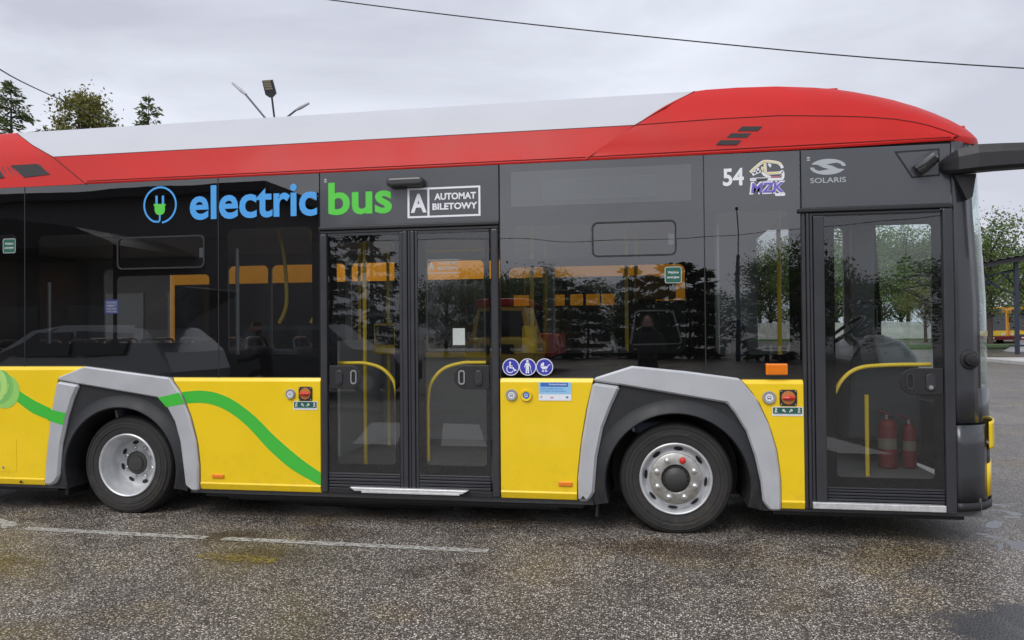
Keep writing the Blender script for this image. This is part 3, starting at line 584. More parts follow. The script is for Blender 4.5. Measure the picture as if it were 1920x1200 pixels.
# --- roof fairings
YC = 1.25
def fairing(name, stations, m, rows_ys):   # stations: list of rows of (x,y,z) from cantrail to roof
    return part(MB().grid(stations), name, m, smooth=True)
def section(x0, x1, x2):   # points across the roof side: lower edge, crease, shoulder
    return (x0, 0, ZR), (x1, .06, 3.100), (x2, .30, 3.402)
def both(mb, name, m):      # near half and far half of a fairing
    far = MB(); far.add([(x, 2.5-y, z) for x, y, z in mb.v], mb.f); part(far, name, m, smooth=True); return part(mb, name, m, smooth=True)
xs = [k/8 for k in range(9)]
mb = MB(); mb.grid([[(-4.745+(-.447+4.745)*t, -.004, ZR), (-4.762+(-.430+4.762)*t, -.008, ZR+.012), (-4.777+(-.416+4.777)*t, -.004, ZR+.022), (-5.126+(-.075+5.126)*t, .058, 3.096)] for t in xs]); both(mb, 'roof_side_fairing', RED)
mb = MB(); mb.grid([[(-5.126+(-.075+5.126)*t, .062, 3.102), (-5.40+(.15+5.40)*t, .14, 3.23), (-5.70+(.380+5.70)*t, .292, 3.395), (-5.72+(.385+5.72)*t, .32, 3.408), (-5.75+(.40+5.75)*t, .60, 3.45), (-5.75+(.40+5.75)*t, YC, 3.46)] for t in xs]); both(mb, 'roof_upper_fairing', WHT)
mb = MB(); mb.grid([[(REAR, 0, ZR), (REAR, .06, 3.10), (REAR, .14, 3.25), (REAR, .28, 3.385), (REAR, .34, 3.405), (REAR, YC, 3.45)], [(-4.752, -.006, ZR), (-5.134, .058, 3.10), (-5.406, .135, 3.235), (-5.69, .27, 3.385), (-5.715, .32, 3.41), (-5.76, YC, 3.46)]]); rf = both(mb, 'rear_roof_fairing', RED)
for pts in ([(-5.538, 3.040), (-5.268, 3.041), (-5.119, 2.936), (-5.376, 2.919)], [(-5.93, 3.03), (-5.68, 3.035), (-5.575, 2.925), (-5.80, 2.915)]):
    gr = MB(); gr.add([(x, .06*(z-ZR)/.268-.008, z) for x, z in pts], [(0, 1, 2, 3)]); gq = part(gr, 'roof_vent', RUB, rf)
    x0 = min(p[0] for p in pts); gm = MB()
    for k in range(9):
        xx = x0+.06+k*.042
        gm.tube([(xx, .0225, 2.925), (xx-.10, .040, 3.03)], .004, 5)
    part(gm, 'vent_mesh', BLK, gq)
Lr = [(-.071, .055, 3.100), (.2, .058, 3.107), (.51, .06, 3.114), (.985, .06, 3.114), (1.383, .06, 3.087), (1.60, .058, 3.066), (1.768, .055, 3.042), (1.90, .052, 3.012), (1.999, .046, 2.979), (2.10, .036, 2.935), (2.184, .026, 2.889)]
Lx = Lr+[(2.25, .05, 2.886), (2.32, .12, 2.892), (2.37, .20, 2.90), (2.42, .32, 2.908), (2.46, .55, 2.915), (2.50, .9, 2.92), (2.51, 1.25, 2.92)]
Tr = [(.384, .275, 3.395), (.47, .275, 3.402), (.70, .275, 3.404), (1.0, .275, 3.394), (1.27, .27, 3.366), (1.42, .265, 3.342), (1.55, .26, 3.312), (1.70, .26, 3.272), (1.82, .26, 3.236), (1.98, .26, 3.176), (2.10, .27, 3.126), (2.20, .28, 3.078), (2.27, .30, 3.035), (2.31, .33, 3.00), (2.36, .42, 2.985), (2.40, .62, 2.985), (2.43, .95, 2.985), (2.44, 1.25, 2.985)]
Sp = [(.40, YC, 3.46), (.5, YC, 3.462), (.75, YC, 3.465), (1.05, YC, 3.46), (1.3, YC, 3.44), (1.45, YC, 3.42), (1.6, YC, 3.40), (1.74, YC, 3.37), (1.86, YC, 3.335), (1.98, YC, 3.29), (2.08, YC, 3.24), (2.16, YC, 3.19), (2.22, YC, 3.14), (2.26, YC, 3.11), (2.29, YC, 3.09), (2.31, YC, 3.07), (2.33, YC, 3.05), (2.34, YC, 3.04)]
rows = []
for L_, T_, S_ in zip(Lx, Tr, Sp):
    L_, T_, S_ = Vector(L_), Vector(T_), Vector(S_); row = []
    for k in range(7):
        t = k/6; p = L_.lerp(T_, t); bl = math.sin(math.pi*t)*.014; row.append(tuple(p+Vector((0, -bl, bl))))
    for t in (.06, .2, .45, 1): p = T_.lerp(S_, t); p.z = T_.z+(S_.z-T_.z)*math.sin(t*math.pi/2); row.append(tuple(p))
    rows.append(row)
ff = both(MB().grid(rows), 'front_roof_fairing', RED)
low = [(-.443, -.004, ZR), (-.13, -.004, ZR), (.2, -.004, ZR+.001), (.7, -.004, ZR+.004), (1.2, -.004, ZR+.007), (1.45, -.004, ZR+.010), (1.65, -.004, ZR+.013), (1.8, -.004, ZR+.016), (1.9, -.004, ZR+.018), (2.02, -.003, ZR+.019), (2.14, -.002, ZR+.021)]
rows = [[p, (p[0], p[1]-.004, p[2]+.014), (p[0], p[1], p[2]+.024)]+[tuple(Vector((p[0], p[1], p[2]+.024)).lerp(Vector(q)+Vector((0, -.004, -.006)), t)+Vector((0, -.010*math.sin(math.pi*t), 0))) for t in (.33, .66, 1)] for p, q in zip(low, Lr)]
fl = both(MB().grid(rows), 'front_side_fairing', RED)
rows = [[(x-.003, y, z) for x, y, z in ((2.14, 0, 2.852), (2.16, .01, 2.87), (2.184, .026, 2.889))]]+[[(x, y, z-.05), (x+.004, y-.004, z-.025), (x, y, z)] for x, y, z in Lx[11:]]
both(MB().grid(rows), 'front_brow', RED)
for pts in ([(.673, 3.003), (.708, 3.037), (.852, 3.029), (.818, 2.995)], [(.592, 2.954), (.627, 2.988), (.772, 2.980), (.737, 2.946)], [(.514, 2.904), (.549, 2.938), (.699, 2.930), (.664, 2.896)]):
    part(MB().add([(x, .06*(z-ZR)/.28-.0185, z) for x, z in pts], [(0, 1, 2, 3)]), 'air_slot', RUB, fl)
for x, y, z in ((1.42, .40, 3.385), (2.30, .36, 3.035)): part(MB().box(x-.045, x+.045, y-.03, y+.03, z-.03, z+.0), 'marker_lamp', RED, ff, bevel=.01)
SEAM = mat('panel_gap', (.14, .006, .004), .7)
def seam(pts, r=.0045): part(MB().tube(pts, r, 6), 'panel_gap', SEAM)
seam([(-.445, -.006, ZR+.006), (-.425, -.006, ZR+.024), (-.25, .025, 2.968), (-.073, .056, 3.099), (.15, .128, 3.238), (.382, .272, 3.394)]); seam([(x, y-.004, z-.003) for x, y, z in Lr], .0035)
seam([(-4.748, -.006, ZR), (-4.778, -.004, ZR+.022), (-5.128, .056, 3.099), (-5.403, .134, 3.233), (-5.70, .282, 3.392)]); seam([(-4.74, -.007, ZR+.026), (-.45, -.007, ZR+.026)], .0025); seam([(-.42, -.0075, ZR+.026), (2.12, -.006, ZR+.044)], .0025)
part(MB().box(REAR, 2.1, .1, 2.4, 2.80, 2.82), 'roof', RUB)
part(MB().box(REAR, REAR+.02, .05, 2.45, 2.82, 3.42), 'roof_end', RED)

# --- decals and lettering on the bus
yd = -.0035
def decal(mb, name, m, par=bus): return part(mb, name, m, par)
t = MB(); text(t, 'electric', -3.770, -2.634, 2.486, 2.772, yd, .023); decal(t, 'lettering', BLD)
t = MB(); text(t, 'bus', -2.537, -1.998, 2.484, 2.748, yd, .025); decal(t, 'lettering', GRD)
t = MB(); ring = [(-4.046+.148*math.cos(rad(a_)), 2.625+.150*math.sin(rad(a_))) for a_ in range(-83, 248, 5)]
ring += [(-4.082, 2.486), (-4.062, 2.482), (-4.050, 2.495), (-4.048, 2.52), (-4.048, 2.56)]; ribbon(t, ring, .016, yd); ribbon(t, [(-4.078, 2.62), (-4.078, 2.705)], .021, yd); ribbon(t, [(-4.018, 2.62), (-4.018, 2.703)], .021, yd); decal(t, 'plug_ring', BLD)
t = MB(); t.flat([(-4.104, 2.636), (-3.992, 2.632), (-3.994, 2.616), (-4.0, 2.615), (-4.0, 2.575), (-4.010, 2.553), (-4.030, 2.542), (-4.066, 2.542), (-4.086, 2.555), (-4.096, 2.578), (-4.097, 2.618), (-4.104, 2.62)], yd-.001); decal(t, 'plug_icon', GRD)
frm = holed('sign_frame', [(-1.869, 2.438), (-1.275, 2.438), (-1.275, 2.676), (-1.869, 2.676)], [[(-1.852, 2.453), (-1.705, 2.453), (-1.705, 2.661), (-1.852, 2.661)], [(-1.688, 2.453), (-1.291, 2.453), (-1.291, 2.661), (-1.688, 2.661)]], yd, WHD, bus)
t = MB(); text(t, 'A', -1.842, -1.712, 2.480, 2.630, yd, .035); text(t, 'AUTOMAT', -1.648, -1.310, 2.574, 2.628, yd, .034); text(t, 'BILETOWY', -1.664, -1.300, 2.496, 2.549, yd, .034); decal(t, 'sign_lettering', WHD, frm)
t = MB(); text(t, '54', .562, .712, 2.593, 2.724, yd, .028); decal(t, 'fleet_number', WHD)
def solaris(par, x0, z0, w_, y, m, mirror=False):
    t_ = MB(); h = w_*.47; cx, cz = x0+w_/2, z0+h/2; a_, b_ = w_/2, h/2; s = -1 if mirror else 1
    up_ = [(math.cos(rad(k)), math.sin(rad(k))) for k in range(8, 156, 6)]; up_ = [(1.0, -.02)]+up_+[(-.78, .40), (-.30, .42), (.10, .10), (.62, -.34)]
    up_ = [(math.cos(rad(k)), math.sin(rad(k))) for k in range(-8, 160, 6)]+[(-.90, .28), (-.35, .62)]
    up_ = [(.99, .02)]+[(math.cos(rad(k)), math.sin(rad(k))) for k in range(12, 161, 6)]+[(-.40, .34), (-.12, .02), (.46, -.32), (.70, -.30), (.30, .12), (.42, .42), (.68, .26), (.86, -.06)]
    up_ = [(.99, .0)]+[(math.cos(rad(k)), math.sin(rad(k))) for k in range(8, 160, 6)]+[(-.62, .30), (-.10, .30), (.50, .48), (.70, .30), (.80, .02)]
    for sg in (1, -1): t_.flat([(cx+s*sg*p[0]*a_, cz+sg*p[1]*b_) for p in up_], y)
    t_.flat([(cx+s*p[0]*a_, cz+p[1]*b_) for p in ((-.62, .34), (-.10, .32), (.25, .10), (.62, -.34), (.10, -.32), (-.25, -.10))], y-.0003)
    decal(t_, 'maker_emblem', m, par); t_ = MB(); text(t_, 'SOLARIS', x0, x0+w_, z0-.058, z0-.020, y, .012); decal(t_, 'maker_lettering', m, par)
solaris(bus, 1.176, 2.646, .245, yd-.001, SGR)
# operator emblem: outlined coach over MZK
EZ = lambda z: 2.766-(2.750-z)*.82
t = MB()
for line, wd in (([(.757, 2.653), (.80, 2.700), (.852, 2.744), (.905, 2.742), (.955, 2.728), (.975, 2.705), (.984, 2.680)], .016), ([(.772, 2.632), (.815, 2.655), (.845, 2.665)], .014), ([(.862, 2.740), (.866, 2.655), (.880, 2.640), (.965, 2.640), (.985, 2.650), (.985, 2.590), (.955, 2.583), (.80, 2.586)], .015), ([(.845, 2.70), (.842, 2.655), (.862, 2.622), (.905, 2.605)], .012), ([(.812, 2.690), (.814, 2.652)], .011), ([(.789, 2.672), (.791, 2.640)], .011), ([(.885, 2.720), (.900, 2.710), (.895, 2.695)], .010)):
    ribbon(t, smooth_line([(p[0], EZ(p[1]), 0) for p in line], 4), wd+.005, yd)
em = decal(t, 'operator_emblem', WHD)
t = MB()
for line, wd in (([(.757, 2.653), (.80, 2.700), (.852, 2.744), (.905, 2.742), (.955, 2.728), (.975, 2.705)], .008), ([(.862, 2.740), (.866, 2.655), (.880, 2.640), (.965, 2.640)], .009), ([(.845, 2.70), (.842, 2.655)], .006)): ribbon(t, smooth_line([(p[0], EZ(p[1]), 0) for p in line], 4), wd, yd-.001)
decal(t, 'emblem_lines', YLD, em)
t = MB(); ribbon(t, [(.900, EZ(2.618)), (.910, EZ(2.604)), (.962, EZ(2.604)), (.970, EZ(2.618))], .008, yd-.001); decal(t, 'emblem_bumper', PNK, em)
t = MB(); t.flat(rrect(.755, .880, 2.622, 2.646, .010), yd); t.flat(rrect(.930, 1.002, 2.506, 2.526, .009), yd)
text(t, 'MZK', .750, 1.004, 2.524, 2.616, yd, .075, .12); decal(t, 'operator_lettering_outline', WHD, em)
t = MB(); text(t, 'MZK', .761, .993, 2.533, 2.607, yd-.001, .035, .12); decal(t, 'operator_lettering', VIO, em)
t = MB(); text(t, 'Oświęcim', .762, .873, 2.627, 2.642, yd-.001); decal(t, 'emblem_caption', SGR, em)
# round blue access signs
for k, cx in enumerate((-1.045, -.913, -.782)):
    cz = 1.256; sg = decal(MB().disc(cx, cz, .0665, yd), 'access_sign', WHD); decal(MB().disc(cx, cz, .060, yd-.001), 'sign_field', LBL, sg); t = MB(); y = yd-.002; q = .066
    P_ = lambda *a: [(cx+u*q, cz+v_*q) for u, v_ in a]
    if k == 0:
        t.disc(cx-.08*q, cz+.53*q, .12*q, y, 14); ribbon(t, P_((-.10, .40), (-.10, -.08), (.28, -.10), (.46, -.42), (.66, -.34)), .012, y); ribbon(t, P_((-.06, .14), (.22, .12)), .008, y)
        ribbon(t, [(cx+(-.08+.40*math.cos(rad(a_)))*q, cz+(-.24+.42*math.sin(rad(a_)))*q) for a_ in range(120, 345, 15)], .007, y)
    elif k == 1:
        t.disc(cx-.02*q, cz+.68*q, .15*q, y, 14); t.flat(P_((-.22, .50), (.18, .50), (.42, -.02), (.32, -.08), (.16, .22), (.16, -.1), (.18, -.74), (.03, -.74), (-.02, -.18), (-.06, -.74), (-.24, -.74), (-.20, .22), (-.34, -.06), (-.42, -.02)), y); ribbon(t, P_((.32, -.02), (.46, -.70)), .004, y)
    else:
        t.flat(P_(*[(-.05+.42*math.cos(rad(a_)), .12+.42*math.sin(rad(a_))) for a_ in range(90, 181, 10)], (-.05, .12)), y); t.flat(P_((-.47, .08), (.40, .08), (.36, -.10), (.20, -.24), (-.22, -.24), (-.40, -.10)), y)
        ribbon(t, P_((.36, .04), (.48, .24), (.68, .28)), .006, y)
        for u in (-.18, .18): ribbon(t, [(cx+(u+.10*math.cos(rad(a_)))*q, cz+(-.45+.10*math.sin(rad(a_)))*q) for a_ in range(0, 361, 20)], .005, y)
    decal(t, 'sign_symbol', WHD, sg)
# buttons, emergency taps, stickers, markers
ys = -.018
def button(x, z, r, m1, m2, par=bus):
    b = part(MB().lathe([(r, 0), (r, -.012), (r*.92, -.018), (r*.62, -.016), (r*.58, -.012), (.0001, -.012)], x, z, 28, ys), 'door_button', m1, par, smooth=True)
    part(MB().disc(x, z, r*.57, ys-.0135, 20), 'button_face', m2, b); t_ = MB(); ym = ys-.0145
    ribbon(t_, [(x-r*.28, z+r*.05), (x-r*.2, z+r*.22), (x+r*.2, z+r*.22), (x+r*.28, z+r*.05), (x+r*.24, z-r*.12), (x-r*.24, z-r*.12), (x-r*.28, z+r*.05)], r*.09, ym)
    t_.box(x-r*.24, x-r*.06, ym-.0002, ym, z-r*.26, z-r*.14); t_.box(x+r*.06, x+r*.24, ym-.0002, ym, z-r*.26, z-r*.14); part(t_, 'button_symbol', BLKD if m2 is WHD else WHD, b)
BGR = mat('button_grey', (.33, .32, .33), .45)
button(-2.865, 1.038, .042, BGR, WHD); button(-1.038, 1.042, .045, BGR, WHD); button(.868, 1.035, .048, BGR, WHD); button(-.923, 1.039, .046, YEL, MBL)
def tap(x, z, s):
    b = part(MB().prism(rrect(x-.062*s, x+.062*s, z-.060*s, z+.060*s, .015), ys-.010, ys+.002), 'emergency_tap', BLK, bevel=.006)
    part(MB().lathe([(.050*s, -.010), (.048*s, -.014), (.0001, -.014)], x, z, 28, ys), 'tap_disc', mat('tap_orange', (.52, .19, .05), .35), b)
    k_ = MB().tube([(x-.044*s, ys-.022, z), (x, ys-.026, z), (x+.044*s, ys-.022, z)], [.009*s, .017*s, .009*s], 8); part(k_, 'tap_knob', REDP, b)
    sc = MB()
    for u in (-1, 1):
        for v_ in (-1, 1): sc.lathe([(.006, -.010), (.005, -.013), (.0001, -.013)], x+u*.050*s, z+v_*.048*s, 8, ys)
    structure(part(sc, 'screws', STE, b), 'stuff')
tap(-2.735, 1.041, .95); tap(1.001, 1.034, .98)
def rescue(x0, x1, z0, z1):
    b = decal(MB().flat(rrect(x0, x1, z0, z1, .006), ys-.003), 'rescue_sticker', WHD); decal(MB().flat(rrect(x0+.005, x1-.005, z0+.016, z1-.005, .004), ys-.004), 'sticker_field', DGN, b); t_ = MB(); w_ = (x1-x0)/4; y = ys-.005
    for k in range(4):
        cx = x0+w_*(k+.5); cz = (z0+z1)/2+.008; r = (z1-z0)*.13
        if k in (0, 3): t_.disc(cx, cz+r*1.4, r*.6, y, 10); ribbon(t_, [(cx, cz+r*.8), (cx+(.3 if k else -.3)*r, cz-r*.6), (cx-r*.8, cz-r*1.9)], r*.8, y); ribbon(t_, [(cx, cz-r*.4), (cx+r, cz-r*1.9)], r*.6, y); ribbon(t_, [(cx-r, cz), (cx+r*1.2, cz+r*.8)], r*.5, y)
        else: t_.disc(cx, cz, r*1.1, y, 10); ribbon(t_, [(cx, cz), (cx+(r*1.6 if k == 1 else -r*1.6), cz-r*1.4)], r, y)
    text(t_, 'Awaryjne otwieranie drzwi', x0+.012, x1-.012, z0+.004, z0+.013, y) if False else None
    decal(t_, 'sticker_pictograms', WHD, b); t_ = MB(); text(t_, 'Awaryjne otwieranie drzwi', x0+.012, x1-.012, z0+.004, z0+.013, ys-.0035); decal(t_, 'sticker_caption', DGN, b)
rescue(-2.840, -2.634, .910, .980); rescue(.888, 1.100, .901, .968)
eu = decal(MB().flat([(-.826, 1.000), (-.576, 1.000), (-.576, 1.1405), (-.826, 1.1405)], ys-.004), 'funding_plaque', WHD)
decal(MB().flat([(-.824, 1.050), (-.578, 1.050), (-.578, 1.139), (-.824, 1.139)], ys-.005), 'plaque_field', SKB, eu); decal(MB().flat([(-.812, 1.106), (-.600, 1.106), (-.600, 1.138), (-.812, 1.138)], ys-.006), 'plaque_banner', MBL, eu)
t = MB(); text(t, 'Fundusze Europejskie', -.745, -.612, 1.115, 1.131, ys-.007, .02); decal(t, 'banner_lettering', WHD, eu)
t = MB(); text(t, 'Zakup współfinansowano', -.812, -.642, 1.082, 1.098, ys-.006); text(t, 'ze środków Unii Europejskiej', -.812, -.618, 1.064, 1.080, ys-.006); t.box(-.81, -.804, ys-.0062, ys-.006, 1.02, 1.036); t.box(-.616, -.60, ys-.0062, ys-.006, 1.021, 1.033); decal(t, 'plaque_lettering', MBL, eu)
decal(MB().flat([(-.735, 1.020), (-.714, 1.020), (-.714, 1.026), (-.735, 1.026)], ys-.006), 'plaque_flag', REDP, eu)
for x0, x1, z0, z1, y in ((-3.562, -3.456, .339, .371, ys), (-.680, -.574, .350, .384, ys)):
    o = part(MB().box(x0, x1, y-.012, y+.002, z0, z1), 'side_marker', ORG, bevel=.006)
o = part(MB().prism(rrect(.846, .999, 1.198, 1.282, .010), -.038, .0), 'turn_indicator', ORG, bevel=.010); t = MB()
for k in range(9): t.box(.858+k*.0145, .862+k*.0145, -.0415, -.037, 1.210, 1.270)
part(t, 'lens_ribs', ORG, o)
for x, z in ((-5.375, .262), (-.492, .274)): t = MB(); t.flat([(x-.020, z-.012), (x+.020, z-.012), (x, z+.014)], -.0475 if x > -1 else -.0275); decal(t, 'jacking_mark', BLKD)
# green wave and plug graphic
up_ = smooth_line([(-3.842, 1.047, 0), (-3.675, 1.061, 0), (-3.515, 1.040, 0), (-3.357, .975, 0), (-3.181, .853, 0), (-2.993, .681, 0), (-2.775, .511, 0), (-2.609, .405, 0)], 5)
lo_ = smooth_line([(-3.793, .953, 0), (-3.676, .959, 0), (-3.549, .942, 0), (-3.405, .882, 0), (-3.243, .765, 0), (-3.055, .579, 0), (-2.855, .423, 0), (-2.609, .299, 0)], 5)
t = MB(); t.grid([[(p[0], ys-.0015, p[1]) for p in up_], [(p[0], ys-.0015, p[1]) for p in lo_]])
wv = decal(t, 'wave_stripe', GRW); t = MB(); t.flat([(-4.042, 1.002), (-3.846, 1.046), (-3.797, .953), (-3.962, .922)], -.0462); decal(t, 'wave_stripe_end', GRW, wv)
lu = smooth_line([(-5.40, 1.05, 0), (-5.251, .969, 0), (-5.087, .900, 0)], 5); ll = smooth_line([(-5.43, .962, 0), (-5.273, .862, 0), (-5.107, .801, 0)], 5)
t = MB(); t.grid([[(p[0], ys-.0015, p[1]) for p in lu], [(p[0], ys-.0015, p[1]) for p in ll]]); wl = decal(t, 'wave_stripe', GRW)
t = MB(); t.flat([(-5.072, .895), (-4.918, .864), (-4.944, .760), (-5.092, .799)], -.0462); decal(t, 'wave_stripe_end', GRW, wl)
pg = decal(MB().flat([(p[0], p[1]) for p in circ(-5.545, 1.045, .150, 32, .150)], ys-.002), 'plug_graphic', GRL)
decal(MB().flat(circ(-5.60, 1.085, .140, 32, .150), ys-.003), 'plug_face', GRL2, pg); decal(MB().flat(circ(-5.635, 1.10, .120, 28, .15), ys-.004), 'plug_front', GRL3, pg)
t = MB(); ribbon(t, smooth_line([(-5.60, 1.15, 0), (-5.585, 1.09, 0), (-5.60, 1.03, 0)], 5), .018, ys-.005); ribbon(t, smooth_line([(-5.50, 1.11, 0), (-5.515, 1.04, 0), (-5.555, 1.0, 0)], 5), .016, ys-.005); decal(t, 'plug_lines', GRL, pg)
# glass stickers
def exit_sticker(wv, x0, x1, z0, z1):
    b = decal(MB().flat(rrect(x0, x1, z0, z1, .016), yd), 'exit_sticker', SGR, wv); 
    s_ = MB().flat(rrect(x0+.006, x1-.006, z0+.006, z1-.006, .011), yd-.001); s_.cur = 1; zc_ = (z0+z1)/2
    text(s_, 'Wyjście', x0+.022, x1-.022, zc_+.006, zc_+.030, yd-.002, .01); text(s_, 'awaryjne', x0+.018, x1-.018, zc_-.030, zc_-.008, yd-.002, .01); part(s_, 'exit_lettering', [DGN, WHD], b if False else wv)
exit_sticker(W4, .132, .256, 1.882, 2.006); exit_sticker(W1, -5.576, -5.448, 2.256, 2.384)
b = MB().flat(rrect(-4.572, -4.440, 1.712, 1.832, .006), yd); b.cur = 1
for k in range(4): text(b, ('MONITORING', 'OBIEKT', 'NAGRYWANY', 'WIZYJNIE')[k], -4.556, -4.456, 1.797-.026*k, 1.815-.026*k, yd-.001)
part(b, 'notice_sticker', [mat('navy_sticker', (.03, .04, .14), .4), SGR], W2)
b = MB(); text(b, 'A', -1.70, -1.655, 2.02, 2.085, .003, .03); text(b, 'AUTOMAT', -1.62, -1.465, 2.063, 2.088, .003, .02); text(b, 'BILETOWY', -1.625, -1.462, 2.022, 2.048, .003, .02); ribbon(b, [(-1.706, 1.998), (-1.452, 1.998), (-1.452, 2.10), (-1.706, 2.10), (-1.706, 1.998)], .005, .003); part(b, 'inner_sign_sticker', SGR)
for x0, z0 in ((-2.560, 2.765), (1.165, 2.765)): b = MB(); b.disc(x0, z0+.010, .012, yd-.001, 12, .007); b.box(x0-.011, x0+.011, yd-.0012, yd-.001, z0-.012, z0-.002); decal(b, 'small_print', SGR)
# --- interior fittings
def seat(x, y, rz=0):
    e_ = bpy.data.objects.new('seat', None); COL.objects.link(e_); e_.parent = bus; e_.location = (x, y, .33); e_.rotation_euler.z = rz
    part(MB().box(-.22, .22, -.22, .22, .40, .50), 'cushion', SEAT, e_, bevel=.04)
    part(MB().prism([(-.22, .45), (-.16, .45), (-.24, 1.02), (-.31, 1.05), (-.33, 1.0)], -.21, .21), 'backrest', SEAT, e_, bevel=.03)
    part(MB().prism([(-.225, .42), (-.20, .42), (-.335, 1.06), (-.355, 1.05)], -.215, .215), 'shell', SHEL, e_, bevel=.01)
    part(MB().box(-.05, .05, -.10, .10, .0, .40), 'pedestal', SHEL, e_)
    part(MB().tube(smooth_line([(-.33, -.2, .98), (-.37, -.17, 1.13), (-.37, .0, 1.15), (-.37, .17, 1.13), (-.33, .2, .98)], 5), .014, 8), 'grip', GPL, e_, smooth=True)
for x in (-5.9, -5.1, -4.35, -3.5): seat(x, .36); seat(x, .84)
for x in (-5.6, -4.8, -4.0, -3.2): seat(x, 2.15); seat(x, 1.66)
seat(-.55, 2.12); seat(.1, .34)
def pole(pts, r=.0165, m=YRL): return part(MB().tube(pts, r, 10), 'pole', m, smooth=True)
for x, y, z0 in ((-2.445, .55, .33), (-3.02, 1.9, .33), (-2.70, 1.9, .33), (-1.01, .9, 1.2), (-.18, 1.0, 1.2), (-.10, 1.35, 1.3), (-1.02, 1.9, .33), (1.02, .42, 1.33), (1.75, .80, .33)):
    top = 2.44 if x < 1.5 else .99; pole([(x, y, z0), (x, y, top)])
for x in (-3.15, -2.85): pole(smooth_line([(x-.06, .45, 2.44), (x, .45, 2.2), (x+.02, .45, 1.8), (x-.05, .45, 1.62)], 5))
pole([(.56, .55, 1.3), (.56, .55, 2.44)], .018, GPL); pole([(-3.41, .12, 1.2), (-3.41, .12, 2.25)], .016, GPL); pole([(-5.22, .12, 1.4), (-5.22, .12, 2.0)], .016, GPL)
pole([(-2.5, 1.75, 2.36), (-1.1, 1.75, 2.36)])
part(MB().box(-2.98, -2.95, 1.2, 2.4, .33, 1.45), 'partition', INT); part(MB().box(-1.07, -.98, 2.2, 2.40, .33, 2.42), 'wall_pillar', INT)
val = part(MB().box(-2.80, -2.55, 1.72, 1.84, 1.30, 1.62), 'ticket_validator', YRL, bevel=.02); part(MB().box(-2.775, -2.575, 1.708, 1.722, 1.40, 1.60), 'validator_screen', BLK, val)
part(MB().box(-1.10, -.97, .86, .95, 1.33, 1.58), 'ticket_validator', YRL, bevel=.02)
tk = part(MB().box(-.20, .36, 1.25, 1.75, .33, 1.80), 'ticket_machine', BLK, bevel=.03)
fr = [(-.165, 1.41), (-.11, 1.70), (-.07, 1.715), (.19, 1.715), (.24, 1.69), (.31, 1.44), (.30, 1.40), (-.13, 1.39)]
holed('machine_bezel', fr, [[(-.145, 1.405), (-.10, 1.68), (-.07, 1.70), (.18, 1.70), (.225, 1.68), (.292, 1.435), (.28, 1.412)]], 1.243, GPL, tk, .008)
part(MB().box(-.1, .26, 1.30, 1.60, 1.82, 2.02), 'machine_topper', mat('topper_brown', (.26, .14, .05), .5), tk)
part(MB().box(.46, .50, 1.28, 2.40, .33, 1.45), 'cab_partition', DASH)
# cab: dashboard, steering wheel, driver seat
part(MB().prism([(1.72, .55), (2.33, .55), (2.33, 1.18), (2.22, 1.36), (2.10, 1.43), (1.98, 1.45), (1.86, 1.40), (1.76, 1.25)], 1.30, 2.40), 'dashboard', DASH, bevel=.04)
dh = part(MB().prism([(1.98, 1.20), (2.30, 1.18), (2.28, 1.30), (2.16, 1.42), (2.02, 1.47), (1.93, 1.46)], 1.24, 1.60), 'instrument_hood', mat('hood_grey', (.22, .24, .25), .35, coat=.3), bevel=.03)
st = MB(); c0 = Vector((1.80, 1.72, 1.50)); nx = Vector((-.62, 0, .78)).normalized(); u_ = Vector((0, 1, 0)); v_ = nx.cross(u_)
st.tube([c0+(u_*math.cos(2*math.pi*k/32)+v_*math.sin(2*math.pi*k/32))*.22 for k in range(33)], .016, 8)
for k in range(3): an = rad(90+120*k); st.tube([c0-nx*.03, c0+(u_*math.cos(an)+v_*math.sin(an))*.21], .012, 6)
st.tube([c0-nx*.02, c0-nx*.40], .04, 8); part(st, 'steering_wheel', BLK, smooth=True)
part(MB().box(.95, 1.45, 1.55, 2.05, .75, .90), 'driver_cushion', SEAT, bevel=.05); part(MB().prism([(.85, .85), (1.0, .85), (.90, 1.62), (.78, 1.62)], 1.58, 2.02), 'driver_backrest', SEAT, bevel=.05)
part(MB().prism([(2.02, 1.30), (2.22, 1.30), (2.24, 2.65), (2.02, 2.65)], 2.28, 2.42), 'screen_pillar', DASH)
part(MB().tube(smooth_line([(2.02, 1.5, 1.43), (2.03, 1.5, 1.70), (1.97, 1.5, 1.76), (1.90, 1.5, 1.755)], 5), .007, 6), 'microphone', BLK, smooth=True)
part(MB().box(2.26, 2.34, .28, .36, 1.22, 1.34), 'screen_bracket', BLK, bevel=.02)
def extinguisher(x, y, r, h, label):
    e_ = thing('fire_extinguisher', label, 'extinguisher', (x, y, .33), 0, 'extinguishers behind the front door')
    part(MB().tube([(0, 0, .01), (0, 0, h-.06), (0, 0, h-.02), (0, 0, h)], [r, r, r*.75, r*.3], 20), 'cylinder', mat('extinguisher_red', (.15, .008, .007), .6), e_, smooth=True)
    part(MB().tube([(0, 0, h*.40), (0, 0, h*.62)], r*1.01, 20, False), 'label_band', mat('label_cream', (.17, .15, .11), .5), e_)
    part(MB().tube([(0, 0, h), (0, 0, h+.04)], .018), 'valve', STE, e_); part(MB().tube([(.02, -.01, h+.035), (-.09, -.02, h+.075)], .010, 6), 'lever', M['extinguisher_red'], e_); part(MB().tube(smooth_line([(0, -.02, h+.02), (.07, -.05, h), (r+.02, -.03, h*.6), (r+.01, 0, h*.3)], 5), .010, 6), 'hose', BLK, e_, smooth=True)
extinguisher(2.02, 1.20, .075, .42, 'larger red fire extinguisher standing inside behind the front door glass'); extinguisher(2.20, 1.22, .055, .38, 'smaller red fire extinguisher beside the larger one behind the front door')

